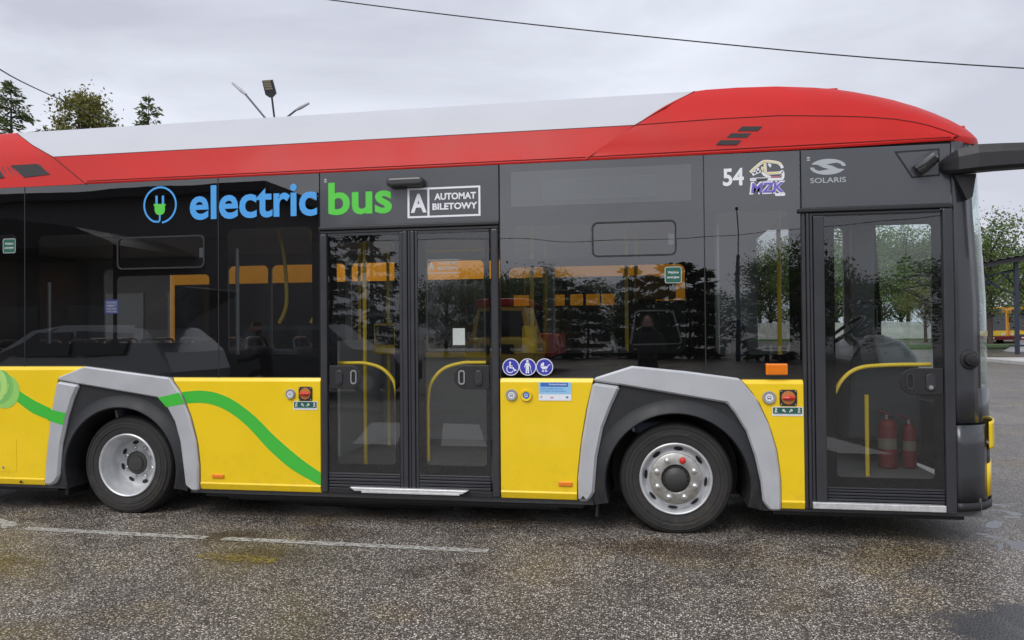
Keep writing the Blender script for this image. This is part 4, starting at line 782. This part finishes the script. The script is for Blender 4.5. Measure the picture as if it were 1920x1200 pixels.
# ------------------------------------------------------------------ other buses
ORB = mat('orange_bus_paint', (.86, .36, .012), .35, coat=.4, var=.03); MAR = mat('maroon_paint', (.17, .015, .03), .4, coat=.3); DKG = mat('dark_glass', (.014, .016, .018), .06, coat=.6)
LMP = mat('lamp_glass', (.6, .62, .64), .12, coat=.6); LGT = mat('light_print', (.60, .58, .55), .6)
def simple_bus(label, L, loc, rz, group, signs=False, inside=False):
    # front at +x end, length L, local y 0..2.5
    b = thing('parked_bus', label, 'bus', loc, rz, group)
    part(MB().prism([(-L, .32), (0.02, .32), (.10, .75), (.06, 1.2), (-.02, 2.6), (-.12, 2.98), (-.4, 3.05), (-L+.2, 3.05), (-L, 2.9)], 0, 2.5), 'body', ORB, b, bevel=.10, seg=3)
    part(MB().prism([(-L-.005, .30), (.025, .30), (.09, .62), (-L-.005, .62)], -.006, 2.506), 'lower_band', MAR, b, bevel=.02)
    part(MB().prism([(.075, 1.12), (.095, 1.10), (.0, 2.55), (-.04, 2.56)], .16, 2.34), 'windscreen', DKG, b, bevel=.015)
    part(MB().prism([(-.01, 2.60), (.02, 2.60), (-.06, 2.86), (-.10, 2.86)], .35, 2.15), 'destination_display', DKG, b)
    part(MB().prism([(.085, .66), (.118, .66), (.108, 1.06), (.075, 1.06)], .2, 2.3), 'front_panel', YEL, b, bevel=.03)
    for y in (.22, 1.96): part(MB().prism([(.10, .70), (.130, .70), (.12, .86), (.09, .86)], y, y+.32), 'headlight', LMP, b, bevel=.02)
    part(MB().box(.095, .105, 1.0, 1.5, .42, .53), 'number_plate', WHD, b)
    for y in (-.18, 2.56): part(MB().box(.02, .16, y, y+.14, 1.75, 2.25), 'mirror', BLK, b, bevel=.03)
    nw = max(4, int((L-.8)/1.45)); stp = (L-.57)/nw
    for side, y0, y1 in ((0, -.008, .004), (1, 2.496, 2.508)):
        for k in range(nw): x = -.45-k*stp; part(MB().prism(rrect(x-stp+.006, x, 1.05, 2.20, .02), y0, y1), 'side_window', DKG, b)
    for x in (-2.6, -L+3.0):
        for y in (-.01, 2.26): part(MB().lathe([(.0001, -.0), (.25, .0), (.26, .02), (.46, .02), (.48, .06), (.48, .24), (.0001, .25)], x, .48, 28, y), 'wheel', TYT, b)
    if signs:
        for x0, x1 in ((-2.22, -2.02), (-1.76, -1.57), (-1.50, -1.34), (-1.30, -1.13), (-1.11, -.95)): part(MB().box(x0, x1, -.014, -.011, 1.84, 1.98), 'window_board', ORB, b)
    return b
simple_bus('orange bus parked close behind, seen through the dark windows', 7.1, (.55, 3.75, 0), 0, 'parked buses', signs=True)
simple_bus('orange and maroon bus facing the camera beyond the shelter, left one', 10, (26.9, 64, 0), rad(-100), 'parked buses')
simple_bus('orange and maroon bus beside the shelter post, right one at photo edge', 10, (29.7, 64.5, 0), rad(-100), 'parked buses')

# ------------------------------------------------------------------ shelter, verge, kerb, fence
SH = mat('shelter_steel', (.020, .026, .045), .5, var=.1); SHR = mat('shelter_roof', (.022, .021, .026), .6, var=.2, vscale=2); CON = mat('concrete', (.42, .41, .39), .8, var=.15, vscale=1.5, bump=.3, bscale=20)
sh = thing('bus_shelter', 'dark steel bus shelter with corrugated sloping roof at right edge', 'shelter', (17.3, 38, 0))
def zr(x): return 4.82+.165*x
rows = []
for k in range(0, 121):
    x = k*.1; dz = .045 if (k % 4) < 2 else 0; rows.append([(x, -.15, zr(x)+dz), (x, 13.2, zr(x)+dz)])
part(MB().grid(rows), 'roof_sheet', SHR, sh); part(MB().prism([(0, zr(0)-.26), (12, zr(12)-.26), (12, zr(12)-.03), (0, zr(0)-.03)], 0, .08), 'fascia', SHR, sh); part(MB().prism([(0, zr(0)-.10), (12, zr(12)-.10), (12, zr(12)-.04), (0, zr(0)-.04)], .08, 13.1), 'soffit', SHR, sh)
for x in (1.85, 8.0):
    for y in (.4, 12.4):
        p_ = part(MB().box(x-.09, x+.09, y-.09, y+.09, 0, zr(x)-.1), 'post', SH, sh)
        part(MB().tube([(x, y, 3.1), (x-1.9, y, zr(x-1.9)-.75)], .04, 6).tube([(x-1.85, y, zr(x-1.8)-.75), (x, y, zr(x)-.72)], .04, 6).tube([(x-.95, y, 3.65), (x-1.55, y, zr(x-1.6)-.72)], .03, 6).tube([(x-.95, y, 3.65), (x-.35, y, zr(x)-.8)], .03, 6), 'truss', SH, p_)
part(MB().box(1.5, 2.4, .3, .5, .4, .5).box(1.8, 2.5, .3, .5, .95, 1.05), 'bench', SH, sh)
structure(MB().box(14.0, 40, 25.5, 30.0, 0, .16).build('kerb_island', CON, bevel=.02)); 
GRS = mat('grass_green', (.06, .11, .025), .9, var=.4, vscale=1.5, bump=1, bscale=30); structure(MB().box(17, 60, 48, 58, .0, .10).build('grass_verge', GRS)); structure(MB().box(-40, 60, 82, 87.5, .0, .12).build('grass_verge', GRS))
tag(MB().prism([(0, 0), (3.2, 0), (3.0, .6), (1.0, .6)], 0, 1.6).build('concrete_block', mat('pale_concrete', (.58, .58, .58), .7), bevel=.03), 'white sloping concrete block in front of the distant buses', 'block').location = (20.6, 42, 0)
fn = thing('concrete_fence', 'pale concrete panel fence below the trees seen through the front door', 'fence', (0, 88, 0))
pm = MB(); 
for k in range(8): pm.box(.06+k*.34, .06+k*.34+.30, -.03, .03, 1.5, 2.0)
pm.box(.06, 2.76, -.03, .03, .1, 1.5); pn = pm.build('panel', CON, fn); po = MB().box(-.06, .06, -.07, .07, 0, 2.05).build('post', CON, fn)
for k in range(20):
    x = -2+k*2.85
    if k == 0: a_, b_ = pn, po
    else:
        a_ = pn.copy(); b_ = po.copy(); COL.objects.link(a_); COL.objects.link(b_); a_.parent = b_.parent = fn
    a_.location.x = x+.02; b_.location.x = x

# ------------------------------------------------------------------ trees
BARK = mat('bark', (.06, .045, .035), .9, var=.3, vscale=6, bump=1, bscale=20)
LF = {'spruce': foliage('spruce_needles', (.016, .032, .012), (.050, .085, .024)), 'larch': foliage('larch_needles', (.075, .11, .035), (.17, .20, .07)), 'broad': foliage('leaves_green', (.065, .105, .032), (.18, .25, .08)), 'autumn': foliage('leaves_turning', (.10, .11, .030), (.26, .25, .07))}
def leaf(mb, p, s, rnd):
    d_ = Vector((rnd.gauss(0, 1), rnd.gauss(0, 1), rnd.gauss(0, .7))).normalized(); a_ = d_.orthogonal().normalized(); a_ = (a_*math.cos(rnd.random()*6)+d_.cross(a_)*math.sin(rnd.random()*6)); 
    p = Vector(p); mb.add([p-d_*s*.5, p+a_*s*.28, p+d_*s*.5, p-a_*s*.28], [(0, 1, 2, 3)])
def needle(mb, p, dr, s, rnd):
    dr = (Vector(dr)+Vector((rnd.gauss(0, .25), rnd.gauss(0, .25), rnd.gauss(0, .25)))).normalized(); a_ = dr.cross(Vector((rnd.gauss(0, 1), rnd.gauss(0, 1), rnd.gauss(0, 1)))).normalized(); p = Vector(p)
    mb.add([p, p+dr*s*.5+a_*s*.16, p+dr*s, p+dr*s*.5-a_*s*.16], [(0, 1, 2, 3)])
def conifer_mesh(seed, h, rmax, kind, dens=1.):
    rnd = random.Random(seed); mb = MB(); tb = MB(); tb.tube([(0, 0, 0), (.1, 0, h*.4), (0, .05, h*.75), (0, 0, h)], [h*.016, h*.011, h*.006, .01], 7)
    nl = int(h*1.7)
    for i in range(nl):
        t = i/(nl-1); z = h*(.08+.90*t); R_ = rmax*(1-t)**.8*rnd.uniform(.75, 1.1)+.12
        for k in range(rnd.randint(6, 8)):
            an = rnd.random()*6.283; ln = R_*rnd.uniform(.6, 1.15); droop = rnd.uniform(-.12, .30) if t < .8 else rnd.uniform(-.6, .0)
            d_ = Vector((math.cos(an), math.sin(an), -droop)); st_ = Vector((0, 0, z)); tipv = st_+d_*ln+Vector((0, 0, ln*.12))
            tb.tube([st_, tipv], [.035, .008], 4, False)
            m_ = int((8+ln*11)*dens)
            for q in range(m_):
                u = rnd.uniform(.12, 1)**.8; p = st_.lerp(tipv, u)+Vector((rnd.gauss(0, .10), rnd.gauss(0, .10), rnd.gauss(0, .08)-.08*u)); side = Vector((-d_.y, d_.x, 0))*rnd.choice((-1, 1))
                needle(mb, p, d_*.6+side*.6+Vector((0, 0, -.35)), rnd.uniform(.28, .5), rnd)
    return tb, mb
def broad_mesh(seed, h, rmax, ncl=46, per=150, base=.25):
    rnd = random.Random(seed); mb = MB(); tb = MB(); top = Vector((rnd.uniform(-.3, .3), 0, h*.8)); tb.tube([(0, 0, 0), (.05, .05, h*.3), tuple(top*.7), tuple(top)], [h*.022, h*.017, h*.010, .03], 8)
    cz = h*(base+(1-base)*.5); rz = h*(1-base)*.5
    for i in range(ncl):
        while True:
            p = Vector((rnd.uniform(-1, 1), rnd.uniform(-1, 1), rnd.uniform(-1, 1)))
            if .25 < p.length < 1: break
        c = Vector((p.x*rmax, p.y*rmax, cz+p.z*rz)); s0 = rnd.uniform(.30, .55)*rmax*.42
        z0 = max(h*.2, c.z-rnd.uniform(.15, .35)*h); tb.tube([(0, 0, z0), tuple(Vector((0, 0, z0)).lerp(c, .5)+Vector((0, 0, .15))), tuple(c)], [.07, .04, .012], 5, False)
        for q in range(per):
            v_ = Vector((rnd.gauss(0, 1), rnd.gauss(0, 1), rnd.gauss(0, .75))); leaf(mb, c+v_*s0, rnd.uniform(.16, .34), rnd)
    return tb, mb
TM = {}
def proto(key, tb, mb, lm):
    a_ = tb.build('trunk', BARK); b_ = MB.build(mb, 'crown', LF[lm]); TM[key] = (a_.data, b_.data); bpy.data.objects.remove(a_); bpy.data.objects.remove(b_)
proto('spruceA', *conifer_mesh(3, 17, 2.7, 's'), 'spruce'); proto('larchA', *conifer_mesh(8, 17, 3.0, 'l', .85), 'larch'); proto('spruceB', *conifer_mesh(5, 9, 2.0, 's', 1.3), 'spruce')
proto('broadT', *broad_mesh(4, 17, 2.3, 110, 170, .45), 'autumn'); proto('thuja', *conifer_mesh(31, 5, 1.0, 's', 2.6), 'spruce'); proto('thujaB', *conifer_mesh(37, 5, 1.3, 's', 2.2), 'spruce'); proto('larchT', *conifer_mesh(21, 18.4, 6.0, 'l', 1.0), 'larch'); proto('spruceT', *conifer_mesh(14, 17, 5.2, 's', 1.1), 'larch')
proto('broadA', *broad_mesh(2, 11, 3.6), 'broad'); proto('broadB', *broad_mesh(6, 9, 3.6, 40, 150, .12), 'broad'); proto('broadC', *broad_mesh(9, 12, 3.4, 46, 110), 'autumn')
def tree(key, loc, sc, label, group, rz=0., sxy=None):
    t_ = thing('conifer_tree' if key[0] in 'slt' else 'leafy_tree', label, 'tree', loc, rz, group); t_.scale = (sxy or sc, sxy or sc, sc)
    for nm, me in zip(('trunk', 'crown'), TM[key]): o = bpy.data.objects.new(nm, me); COL.objects.link(o); o.parent = t_
    return t_
GB = 'trees rising above the bus roof'
tree('larchT', (-41.3, 38, 0), 1.0, 'tall dark green conifer at the left edge above the roof', GB, 0, 1.0)
tree('broadT', (-35.9, 38, 0), 1.0, 'yellowish leafy tree above the roof crossed by a wire', GB, 1.2, .92)
tree('spruceT', (-31.2, 38, 0), .99, 'slim spruce tip alone above the white roof fairing', GB, .7, .74)
tree('broadT', (-38.9, 40, 0), .93, 'low brownish crown between the two left trees', GB, 2.2, .45)
rnd = random.Random(11); GF = 'trees behind the concrete fence'
spots = [(-14, 96), (-6, 93), (1, 97), (8, 92), (14, 95), (19, 93), (23.5, 97), (27.5, 92), (31.5, 95), (35, 92), (39, 96), (43, 93), (48, 96), (54, 94)]
for i, (x, y) in enumerate(spots): tree(('broadA', 'broadB', 'broadA', 'spruceB', 'broadA', 'broadB')[i % 6], (x, y, 0), rnd.uniform(1.0, 1.25), 'dark spruce close behind the concrete fence' if i % 6 == 3 else 'green leafy tree close behind the concrete fence', GF, rnd.random()*6, 1.15)
for i, x in enumerate((5, 11, 17, 21.5, 25.5, 29.5, 33.5, 37.5, 42)): tree(('broadB', 'broadA')[i % 2], (x, 104+i % 3, 0), rnd.uniform(1.25, 1.5), 'taller tree in the back row beyond the concrete fence', GF, rnd.random()*6, 1.4)
tree('broadA', (27.0, 61, 0), .93, 'big leafy tree behind the shelter at the right edge', 'trees by the shelter', .5, .85); tree('broadB', (32.5, 66, 0), .9, 'leafy tree half hidden by the shelter post', 'trees by the shelter', 2., 1.0)
tree('broadC', (25.2, 70, 0), .52, 'small yellowing tree under the shelter roof', 'trees by the shelter', 2., .6)
# behind the photographer, mirrored in the windows
GM = 'trees mirrored in the bus windows'
lab = 'dark tree behind the photographer, mirrored in the bus windows'
for x, y, k, s, sx in ((-23.5, -30, 'spruceA', .46, .8), (-21.0, -30, 'spruceA', .52, .9), (-19.0, -29, 'spruceA', .46, .8), (-15.6, -30, 'spruceB', .95, 1.1), (-13.4, -30, 'spruceB', .98, 1.0), (-17.6, -33, 'spruceB', .6, .6), (-11.2, -36, 'broadB', .50, .7), (-8.5, -36, 'broadA', .40, .6), (-5.8, -36, 'broadB', .48, .7), (-4.4, -34, 'thuja', .80, 1.3), (-3.2, -35, 'thujaB', .76, 1.2), (-.8, -33, 'thuja', .90, 1.1), (.2, -32.5, 'thujaB', .84, 1.0), (1.1, -33, 'thuja', .92, 1.2), (1.95, -33, 'thujaB', .95, 1.1), (2.9, -33.4, 'thuja', .88, 1.0), (5.3, -30, 'thuja', .86, 1.25), (6.1, -33, 'broadA', .42, .5), (-6.9, -41, 'broadA', .48, .8), (-9.8, -42, 'broadB', .62, .9), (-2.0, -42, 'broadB', .50, .9), (4.2, -42, 'broadB', .46, .8), (8.0, -42, 'broadA', .52, .7), (11, -42, 'broadB', .55, .9), (7.2, -32, 'broadA', .50, .6), (9.4, -31, 'broadB', .45, .8), (13.0, -36, 'spruceA', .30, .6), (16, -38, 'broadA', .45, .8), (20, -38, 'broadB', .55, 1.0), (-27, -33, 'broadA', .7, .9)):
    tree(k, (x, y, 0), s, {'s': 'dark spruce', 't': 'dense dark thuja', 'b': 'dark leafy tree'}[k[0]]+' behind the photographer, mirrored in the bus windows', GM, rnd.random()*6, sx)
pl = thing('steel_mast', 'thin dark mast mirrored in the window near number 54', 'mast', (4.03, -30, 0)); part(MB().tube([(0, 0, 0), (0, 0, 4.8), (0, 0, 4.85), (0, 0, 6.9)], [.11, .08, .03, .025], 8), 'shaft', SH, pl); part(MB().box(-.06, .06, -.06, .06, 6.88, 7.0), 'cap', SH, pl)
# building mirrored at the left end
BW = mat('render_wall', (.16, .155, .16), .8, var=.08, vscale=1.2); bl = thing('depot_building', 'grey depot building mirrored in the left windows', 'building', (-26, -20, 0))
part(MB().box(0, 12.0, -6, 0, 0, 6.6), 'wall', BW, bl); part(MB().prism([(-1, 6.6), (12.6, 6.6), (12.6, 6.9), (-1, 6.9)], -6.5, .5), 'roof', SHR, bl)
cv = [(0, 5.2), (3, 5.35), (6.0, 5.25), (8.2, 4.9), (9.4, 4.45), (9.6, 4.3), (0, 4.3)]
part(MB().prism(cv, 0, 4.5), 'canopy', RUB, bl)
for x in (1.2, 4.2): wdo = part(MB().box(x, x+1.8, -.02, .03, 1.0, 2.6), 'window', DKG, bl); part(MB().box(x-.08, x+1.88, .0, .12, .92, 1.0), 'sill', CON, wdo)
part(MB().box(7.4, 8.6, -.02, .04, 0, 2.3), 'door', DASH, bl)
gb = thing('screening_shed', 'low dark made-up shed hiding the trees behind the rear bus windows', 'garage', (-44, 30, 0)); GW = mat('garage_brick', (.055, .047, .045), .85, var=.15, vscale=1.5)  # added shed, blocks the bright trees behind the rear windows
part(MB().box(0, 24, 0, 6, 0, 5.2), 'wall', GW, gb); part(MB().box(-.3, 24.3, -.4, 6.4, 5.2, 5.45), 'roof', SHR, gb)
for k in range(5): part(MB().box(1.2+k*4.6, 4.4+k*4.6, -.06, .02, 0, 3.6), 'garage_door', mat('garage_door', (.11, .11, .115), .6), gb)
# parked cars mirrored in the lower windows
def car(label, paint, prof, glassp, L, loc, rz, hatch=False):
    c = thing('parked_car', label, 'car', loc, rz, 'cars behind the photographer'); W_ = 1.76
    rows = []
    for y, ins in ((0, 0), (.03, -.0), (W_-.03, 0), (W_, 0)): pass
    bmx = MB(); low = [(x, min(z, .95)) for x, z in prof]; 
    rows = [[(x, (0.0 if z < .95 else (z-.95)*.32)+(.04 if yy else 0), z) for x, z in prof] for yy in (0,)]
    A_ = [(x, (0.0 if z < .95 else (z-.95)*.32), z) for x, z in prof]; B_ = [(x, W_-y, z) for x, y, z in A_]
    bmx.grid([A_+[A_[0]], B_+[B_[0]]]); k = len(prof); o = len(bmx.v); bmx.add(A_, [tuple(range(k))]); bmx.add(B_, [tuple(range(k-1, -1, -1))]); part(bmx, 'body', paint, c, bevel=.03)
    for gp in glassp:
        for sgn in (0, 1):
            part(MB().add([(x, ((z-.95)*.32-.012) if not sgn else W_-(z-.95)*.32+.012, z) for x, z in gp], [tuple(range(len(gp)))]), 'side_window', DKG, c)
    for x in (.82, L-.80):
        for y in (-.01, W_-.20):
            wh = part(MB().lathe([(.0001, .0), (.20, .0), (.21, .01), (.31, .005), (.33, .03), (.33, .2), (.0001, .21)], x, .33, 28, y), 'wheel', TYT, c); part(MB().lathe([(.0001, -.004 if y < 0 else .214), (.19, -.004 if y < 0 else .214)], x, .33, 20, y), 'hubcap', RIM, wh)
    if hatch:
        part(MB().prism([(L-.75, 1.44), (L-.55, 1.72), (L+.15, 2.10), (L+.35, 2.08), (L+.33, 2.02), (L-.45, 1.64), (L-.68, 1.42)], .2, W_-.2), 'tailgate', DASH, c, bevel=.02)
    else: part(MB().box(L-.03, L+.03, .15, .45, .75, .9).box(L-.03, L+.03, W_-.45, W_-.15, .75, .9), 'tail_light', REDP, c)
    return c
SCAR = mat('car_silver', (.34, .36, .38), .3, metal=.5, coat=.6); DCAR = mat('car_dark_grey', (.10, .105, .115), .3, metal=.4, coat=.6)
P1 = [(0, .30), (4.2, .30), (4.25, .75), (4.12, 1.05), (3.72, 1.42), (3.1, 1.50), (2.2, 1.50), (1.65, 1.40), (1.0, 1.0), (.15, .82), (0, .6)]
G1 = [[(1.25, 1.02), (2.45, 1.0), (2.40, 1.40), (1.78, 1.38)], [(2.52, 1.0), (3.4, 1.02), (3.5, 1.36), (2.48, 1.41)]]
car('silver hatchback with its tailgate raised, mirrored in the rear windows', SCAR, P1, G1, 4.2, (-13.0, -8.3, 0), 0, True).scale = (1.12, 1.12, 1.13)
P2 = [(0, .32), (4.3, .32), (4.35, .8), (4.25, 1.1), (3.9, 1.62), (3.2, 1.70), (1.9, 1.70), (1.2, 1.12), (.2, 1.0), (0, .75)]
G2 = [[(1.5, 1.15), (2.5, 1.15), (2.5, 1.58), (2.0, 1.58)], [(2.58, 1.15), (3.8, 1.15), (3.6, 1.56), (2.58, 1.58)]]
car('dark grey off-roader mirrored beside the middle door', DCAR, P2, G2, 4.3, (-5.6, -11.0, 0), rad(180))
# yellow rescue van mirrored through the middle window
vn = thing('rescue_van', 'yellow van with a red roof mirrored in the window right of the middle door', 'van', (-5.8, -20.5, 0))
part(MB().prism([(0, .4), (2.3, .4), (2.35, 1.1), (2.2, 1.25), (1.95, 2.3), (0.35, 2.3), (.1, 1.25), (0, 1.1)], 0, 2.0), 'cab', mat('van_yellow', (.80, .55, .08), .35, coat=.4), vn, bevel=.08)
part(MB().box(.3, 2.0, -.05, 2.1, 2.3, 2.55), 'roof', REDP, vn, bevel=.06); part(MB().prism([(.28, 1.30), (2.0, 1.30), (1.85, 2.15), (.45, 2.15)], 1.99, 2.02), 'windscreen', DKG, vn)
part(MB().prism([(.05, .45), (2.3, .45), (2.3, 1.05), (2.05, 1.28), (.3, 1.28), (.05, 1.05)], 1.9, 2.75), 'bonnet', M['van_yellow'], vn, bevel=.10); part(MB().box(.6, 1.7, 2.74, 2.78, .75, 1.05), 'grille', BLK, vn); 
for x in (.12, 1.85): part(MB().box(x, x+.32, 2.74, 2.77, .80, 1.05), 'headlight', LMP, vn, bevel=.01); part(MB().box(x, x+.35, 1.2, 1.9, .0, .7), 'wheel', TYT, vn, bevel=.1)
part(MB().box(-.2, 2.5, -4.5, -.1, .6, 1.4), 'load_bed', REDP, vn)
# people behind the camera, seen only as reflections
SKN = mat('skin', (.45, .27, .20), .55); CLO = mat('dark_jacket', (.018, .018, .022), .85, var=.2, vscale=20); JEA = mat('dark_trousers', (.03, .035, .05), .9); HAI = mat('hair_brown', (.05, .03, .02), .7)
def person(label, loc, rz, joints):
    pr = thing('person', label, 'person', loc, rz)
    names = list(joints); V = [joints[k][0] for k in names]; Rr = [joints[k][1] for k in names]; idx = {k: i for i, k in enumerate(names)}
    E_ = [('pel', 'wai'), ('wai', 'che'), ('che', 'nec'), ('nec', 'hea'), ('hea', 'top')]
    for s in 'lr': E_ += [('che', s+'sh'), (s+'sh', s+'el'), (s+'el', s+'wr'), (s+'wr', s+'pa'), ('pel', s+'hi'), (s+'hi', s+'kn'), (s+'kn', s+'an'), (s+'an', s+'to')]
    for s in 'lr':
        for f_ in range(5): E_ += [(s+'pa', s+'f%d' % f_), (s+'f%d' % f_, s+'t%d' % f_)]
    me = bpy.data.meshes.new('body'); me.from_pydata(V, [(idx[a_], idx[b_]) for a_, b_ in E_], []); o = bpy.data.objects.new('body', me); COL.objects.link(o); o.parent = pr
    sk = o.modifiers.new('skin', 'SKIN'); o.modifiers.new('sub', 'SUBSURF').render_levels = 2
    for i, sv in enumerate(me.skin_vertices[0].data): sv.radius = (Rr[i], Rr[i]); sv.use_root = (i == idx['pel'])
    me.materials.append(CLO); hx = Vector(joints['hea'][0]); 
    hd = MB(); rows = []
    for k in range(1, 10):
        t_ = math.pi*k/10; rows.append([tuple(hx+Vector((.078*math.sin(t_)*math.cos(a_), .098*math.sin(t_)*math.sin(a_)*(1.08 if math.sin(a_) > .7 else 1), .122*math.cos(t_)+.01))) for a_ in [2*math.pi*q/16 for q in range(16)]])
    hd.grid(rows, True); h_ = part(hd, 'head', SKN, pr, smooth=True); part(MB().tube([hx+Vector((0, .09, .03)), hx+Vector((0, .125, -.02)), hx+Vector((0, .10, -.03))], [.008, .016, .010], 6), 'nose', SKN, h_)
    hr = MB(); hr.grid([[tuple(hx+Vector((.086*math.sin(t_)*math.cos(a_), .104*math.sin(t_)*math.sin(a_)-.012, .130*math.cos(t_)+.014))) for a_ in [2*math.pi*q/16 for q in range(16)]] for t_ in (.05, .4, .8, 1.15, 1.5)], True); part(hr, 'hair', HAI, h_, smooth=True)
    for s in (-1, 1): part(MB().box(hx.x+s*.03-.008, hx.x+s*.03+.008, hx.y+.088, hx.y+.096, hx.z+.018, hx.z+.028), 'eye', BLKD, h_); part(MB().tube([hx+Vector((s*.078, 0, .02)), hx+Vector((s*.092, -.012, .03)), hx+Vector((s*.082, -.01, -.03))], .010, 6), 'ear', SKN, h_)
    part(MB().box(hx.x-.022, hx.x+.022, hx.y+.086, hx.y+.094, hx.z-.062, hx.z-.052), 'mouth', REDP, h_); return pr
def joints(arms, lean=0.):
    J = {'pel': ((0, 0, .93), .15), 'wai': ((0, .02+lean*.2, 1.10), .135), 'che': ((0, .03+lean*.6, 1.34), .15), 'nec': ((0, .05+lean, 1.50), .06), 'hea': ((0, .09+lean*1.2, 1.62), .07), 'top': ((0, .09+lean*1.2, 1.70), .06)}
    for s, m_ in (('l', -1), ('r', 1)):
        J[s+'sh'] = ((m_*.19, .02+lean*.7, 1.42), .07); el, wr, pa = arms[s]; J[s+'el'] = (el, .05); J[s+'wr'] = (wr, .034); J[s+'pa'] = (pa, .034)
        J[s+'hi'] = ((m_*.10, 0, .88), .10); J[s+'kn'] = ((m_*.11, .03, .48), .065); J[s+'an'] = ((m_*.12, 0, .09), .045); J[s+'to'] = ((m_*.13, .16, .045), .04)
        d_ = (Vector(pa)-Vector(wr)).normalized(); sd_ = Vector((0, 0, 1)) if abs(d_.z) < .8 else Vector((1, 0, 0))
        for f_ in range(5):
            b_ = Vector(pa)+sd_*(.03-.016*f_)+d_*(.045 if f_ else .0); J[s+'f%d' % f_] = (tuple(b_), .010); J[s+'t%d' % f_] = (tuple(b_+(d_+Vector((-m_*.6, 0, 0))).normalized()*(.04 if f_ else .03)), .008)
    return J
person('photographer in dark clothes holding up a phone, mirrored in the window', (0.0, -6.36, 0), 0, joints({'l': ((-.26, .18, 1.18), (-.16, .36, 1.44), (-.11, .43, 1.51)), 'r': ((.26, .18, 1.18), (.16, .36, 1.44), (.11, .43, 1.51))}))
tag(MB().box(-.08, .08, -5.875, -5.866, 1.51, 1.588).build('phone', DKG, bevel=.006), 'black phone held up by the photographer, mirrored in the window', 'phone')
person('person in a dark jacket beside the open tailgate, mirrored in the window', (-6.7, -6.9, 0), rad(70), joints({'l': ((-.24, .10, 1.15), (-.20, .32, 1.05), (-.18, .42, 1.04)), 'r': ((.24, .10, 1.15), (.20, .32, 1.05), (.18, .42, 1.04))}, .08))

# ------------------------------------------------------------------ lamp post and overhead wires
lp = thing('street_lamp', 'three-armed street lamp rising behind the white roof', 'street lamp', (-14.3, 22, 0)); LPM = mat('lamp_steel', (.07, .075, .09), .5)
part(MB().tube([(0, 0, 0), (0, 0, 9.6)], [.09, .06], 10), 'mast', LPM, lp)
HG = mat('lamp_housing', (.42, .43, .46), .5); LED = mat('led_panel', (.36, .33, .24), .5)
for (p0, p1, p2) in (((0, 0, 9.45), (-1.42, .25, 11.05), (-2.02, .36, 11.55)), ((.05, 0, 9.62), (.78, .25, 10.28), (1.24, .40, 10.56))):
    am = part(MB().tube([p0, p1], .040, 8), 'arm', LPM, lp); d_ = Vector(p2)-Vector(p1); part(MB().tube([Vector(p1)-d_*.08, Vector(p1)+d_*.3, Vector(p2)], [.05, .075, .05], 8), 'lamp_head', HG, am)
am = part(MB().tube([(.02, 0, 9.5), (.12, -.5, 10.62)], .040, 8), 'arm', LPM, lp)
hd = MB(); hd.add([(.06, -.5, 10.60), (.20, -.5, 10.60), (.36, -.56, 10.70), (.36, -.86, 11.14), (-.06, -.86, 11.14), (-.08, -.56, 10.70)], [(0, 1, 2, 3, 4, 5)]); hq = part(hd, 'lamp_head', LPM, am); md = hq.modifiers.new('t', 'SOLIDIFY'); md.thickness = .08
lq = MB(); 
for k in range(4): z0 = 10.80+k*.078; y0 = -.56-(z0-10.70)*.68-.125; lq.add([(-.02, y0, z0), (.30, y0, z0), (.30, y0-.045, z0+.064), (-.02, y0-.045, z0+.064)], [(0, 1, 2, 3)])
part(lq, 'led_rows', LED, am)
WIR = mat('cable_black', (.02, .02, .022), .6)
def wire(label, pts, r=.011, n_=8): return tag(MB().tube(smooth_line(pts, n_), r, 5).build('overhead_cable', WIR, smooth=True), label, 'cable', 'overhead cables')
wire('long black cable crossing the sky from top centre to the right', [(-24, 7, 12.0), (-12, 7, 8.95), (-5.52, 7, 7.47), (.37, 7, 6.33), (5.72, 7, 5.47), (14, 7, 4.5), (24, 7, 4.2)], .011)
wire('black cable sloping down across the trees at the left', [(-17.1, 9, 8.8), (-14.26, 9, 7.49), (-17.5, 16, 8.9), (-27.5, 30, 12.4)][:0] or [(-12.0, 6.2, 7.15), (-14.26, 9, 7.49), (-20.2, 18.6, 9.7), (-27.49, 30, 12.4), (-33.5, 40, 14.2)], .016)
wire('thin cable behind the photographer, mirrored in the upper windows', [(-20, -12, 4.3), (-8, -12, 3.80), (-3.4, -12, 3.70), (-1.2, -12, 3.59), (1.3, -12, 3.62), (3.4, -12, 3.72), (16, -12, 4.6)], .008)
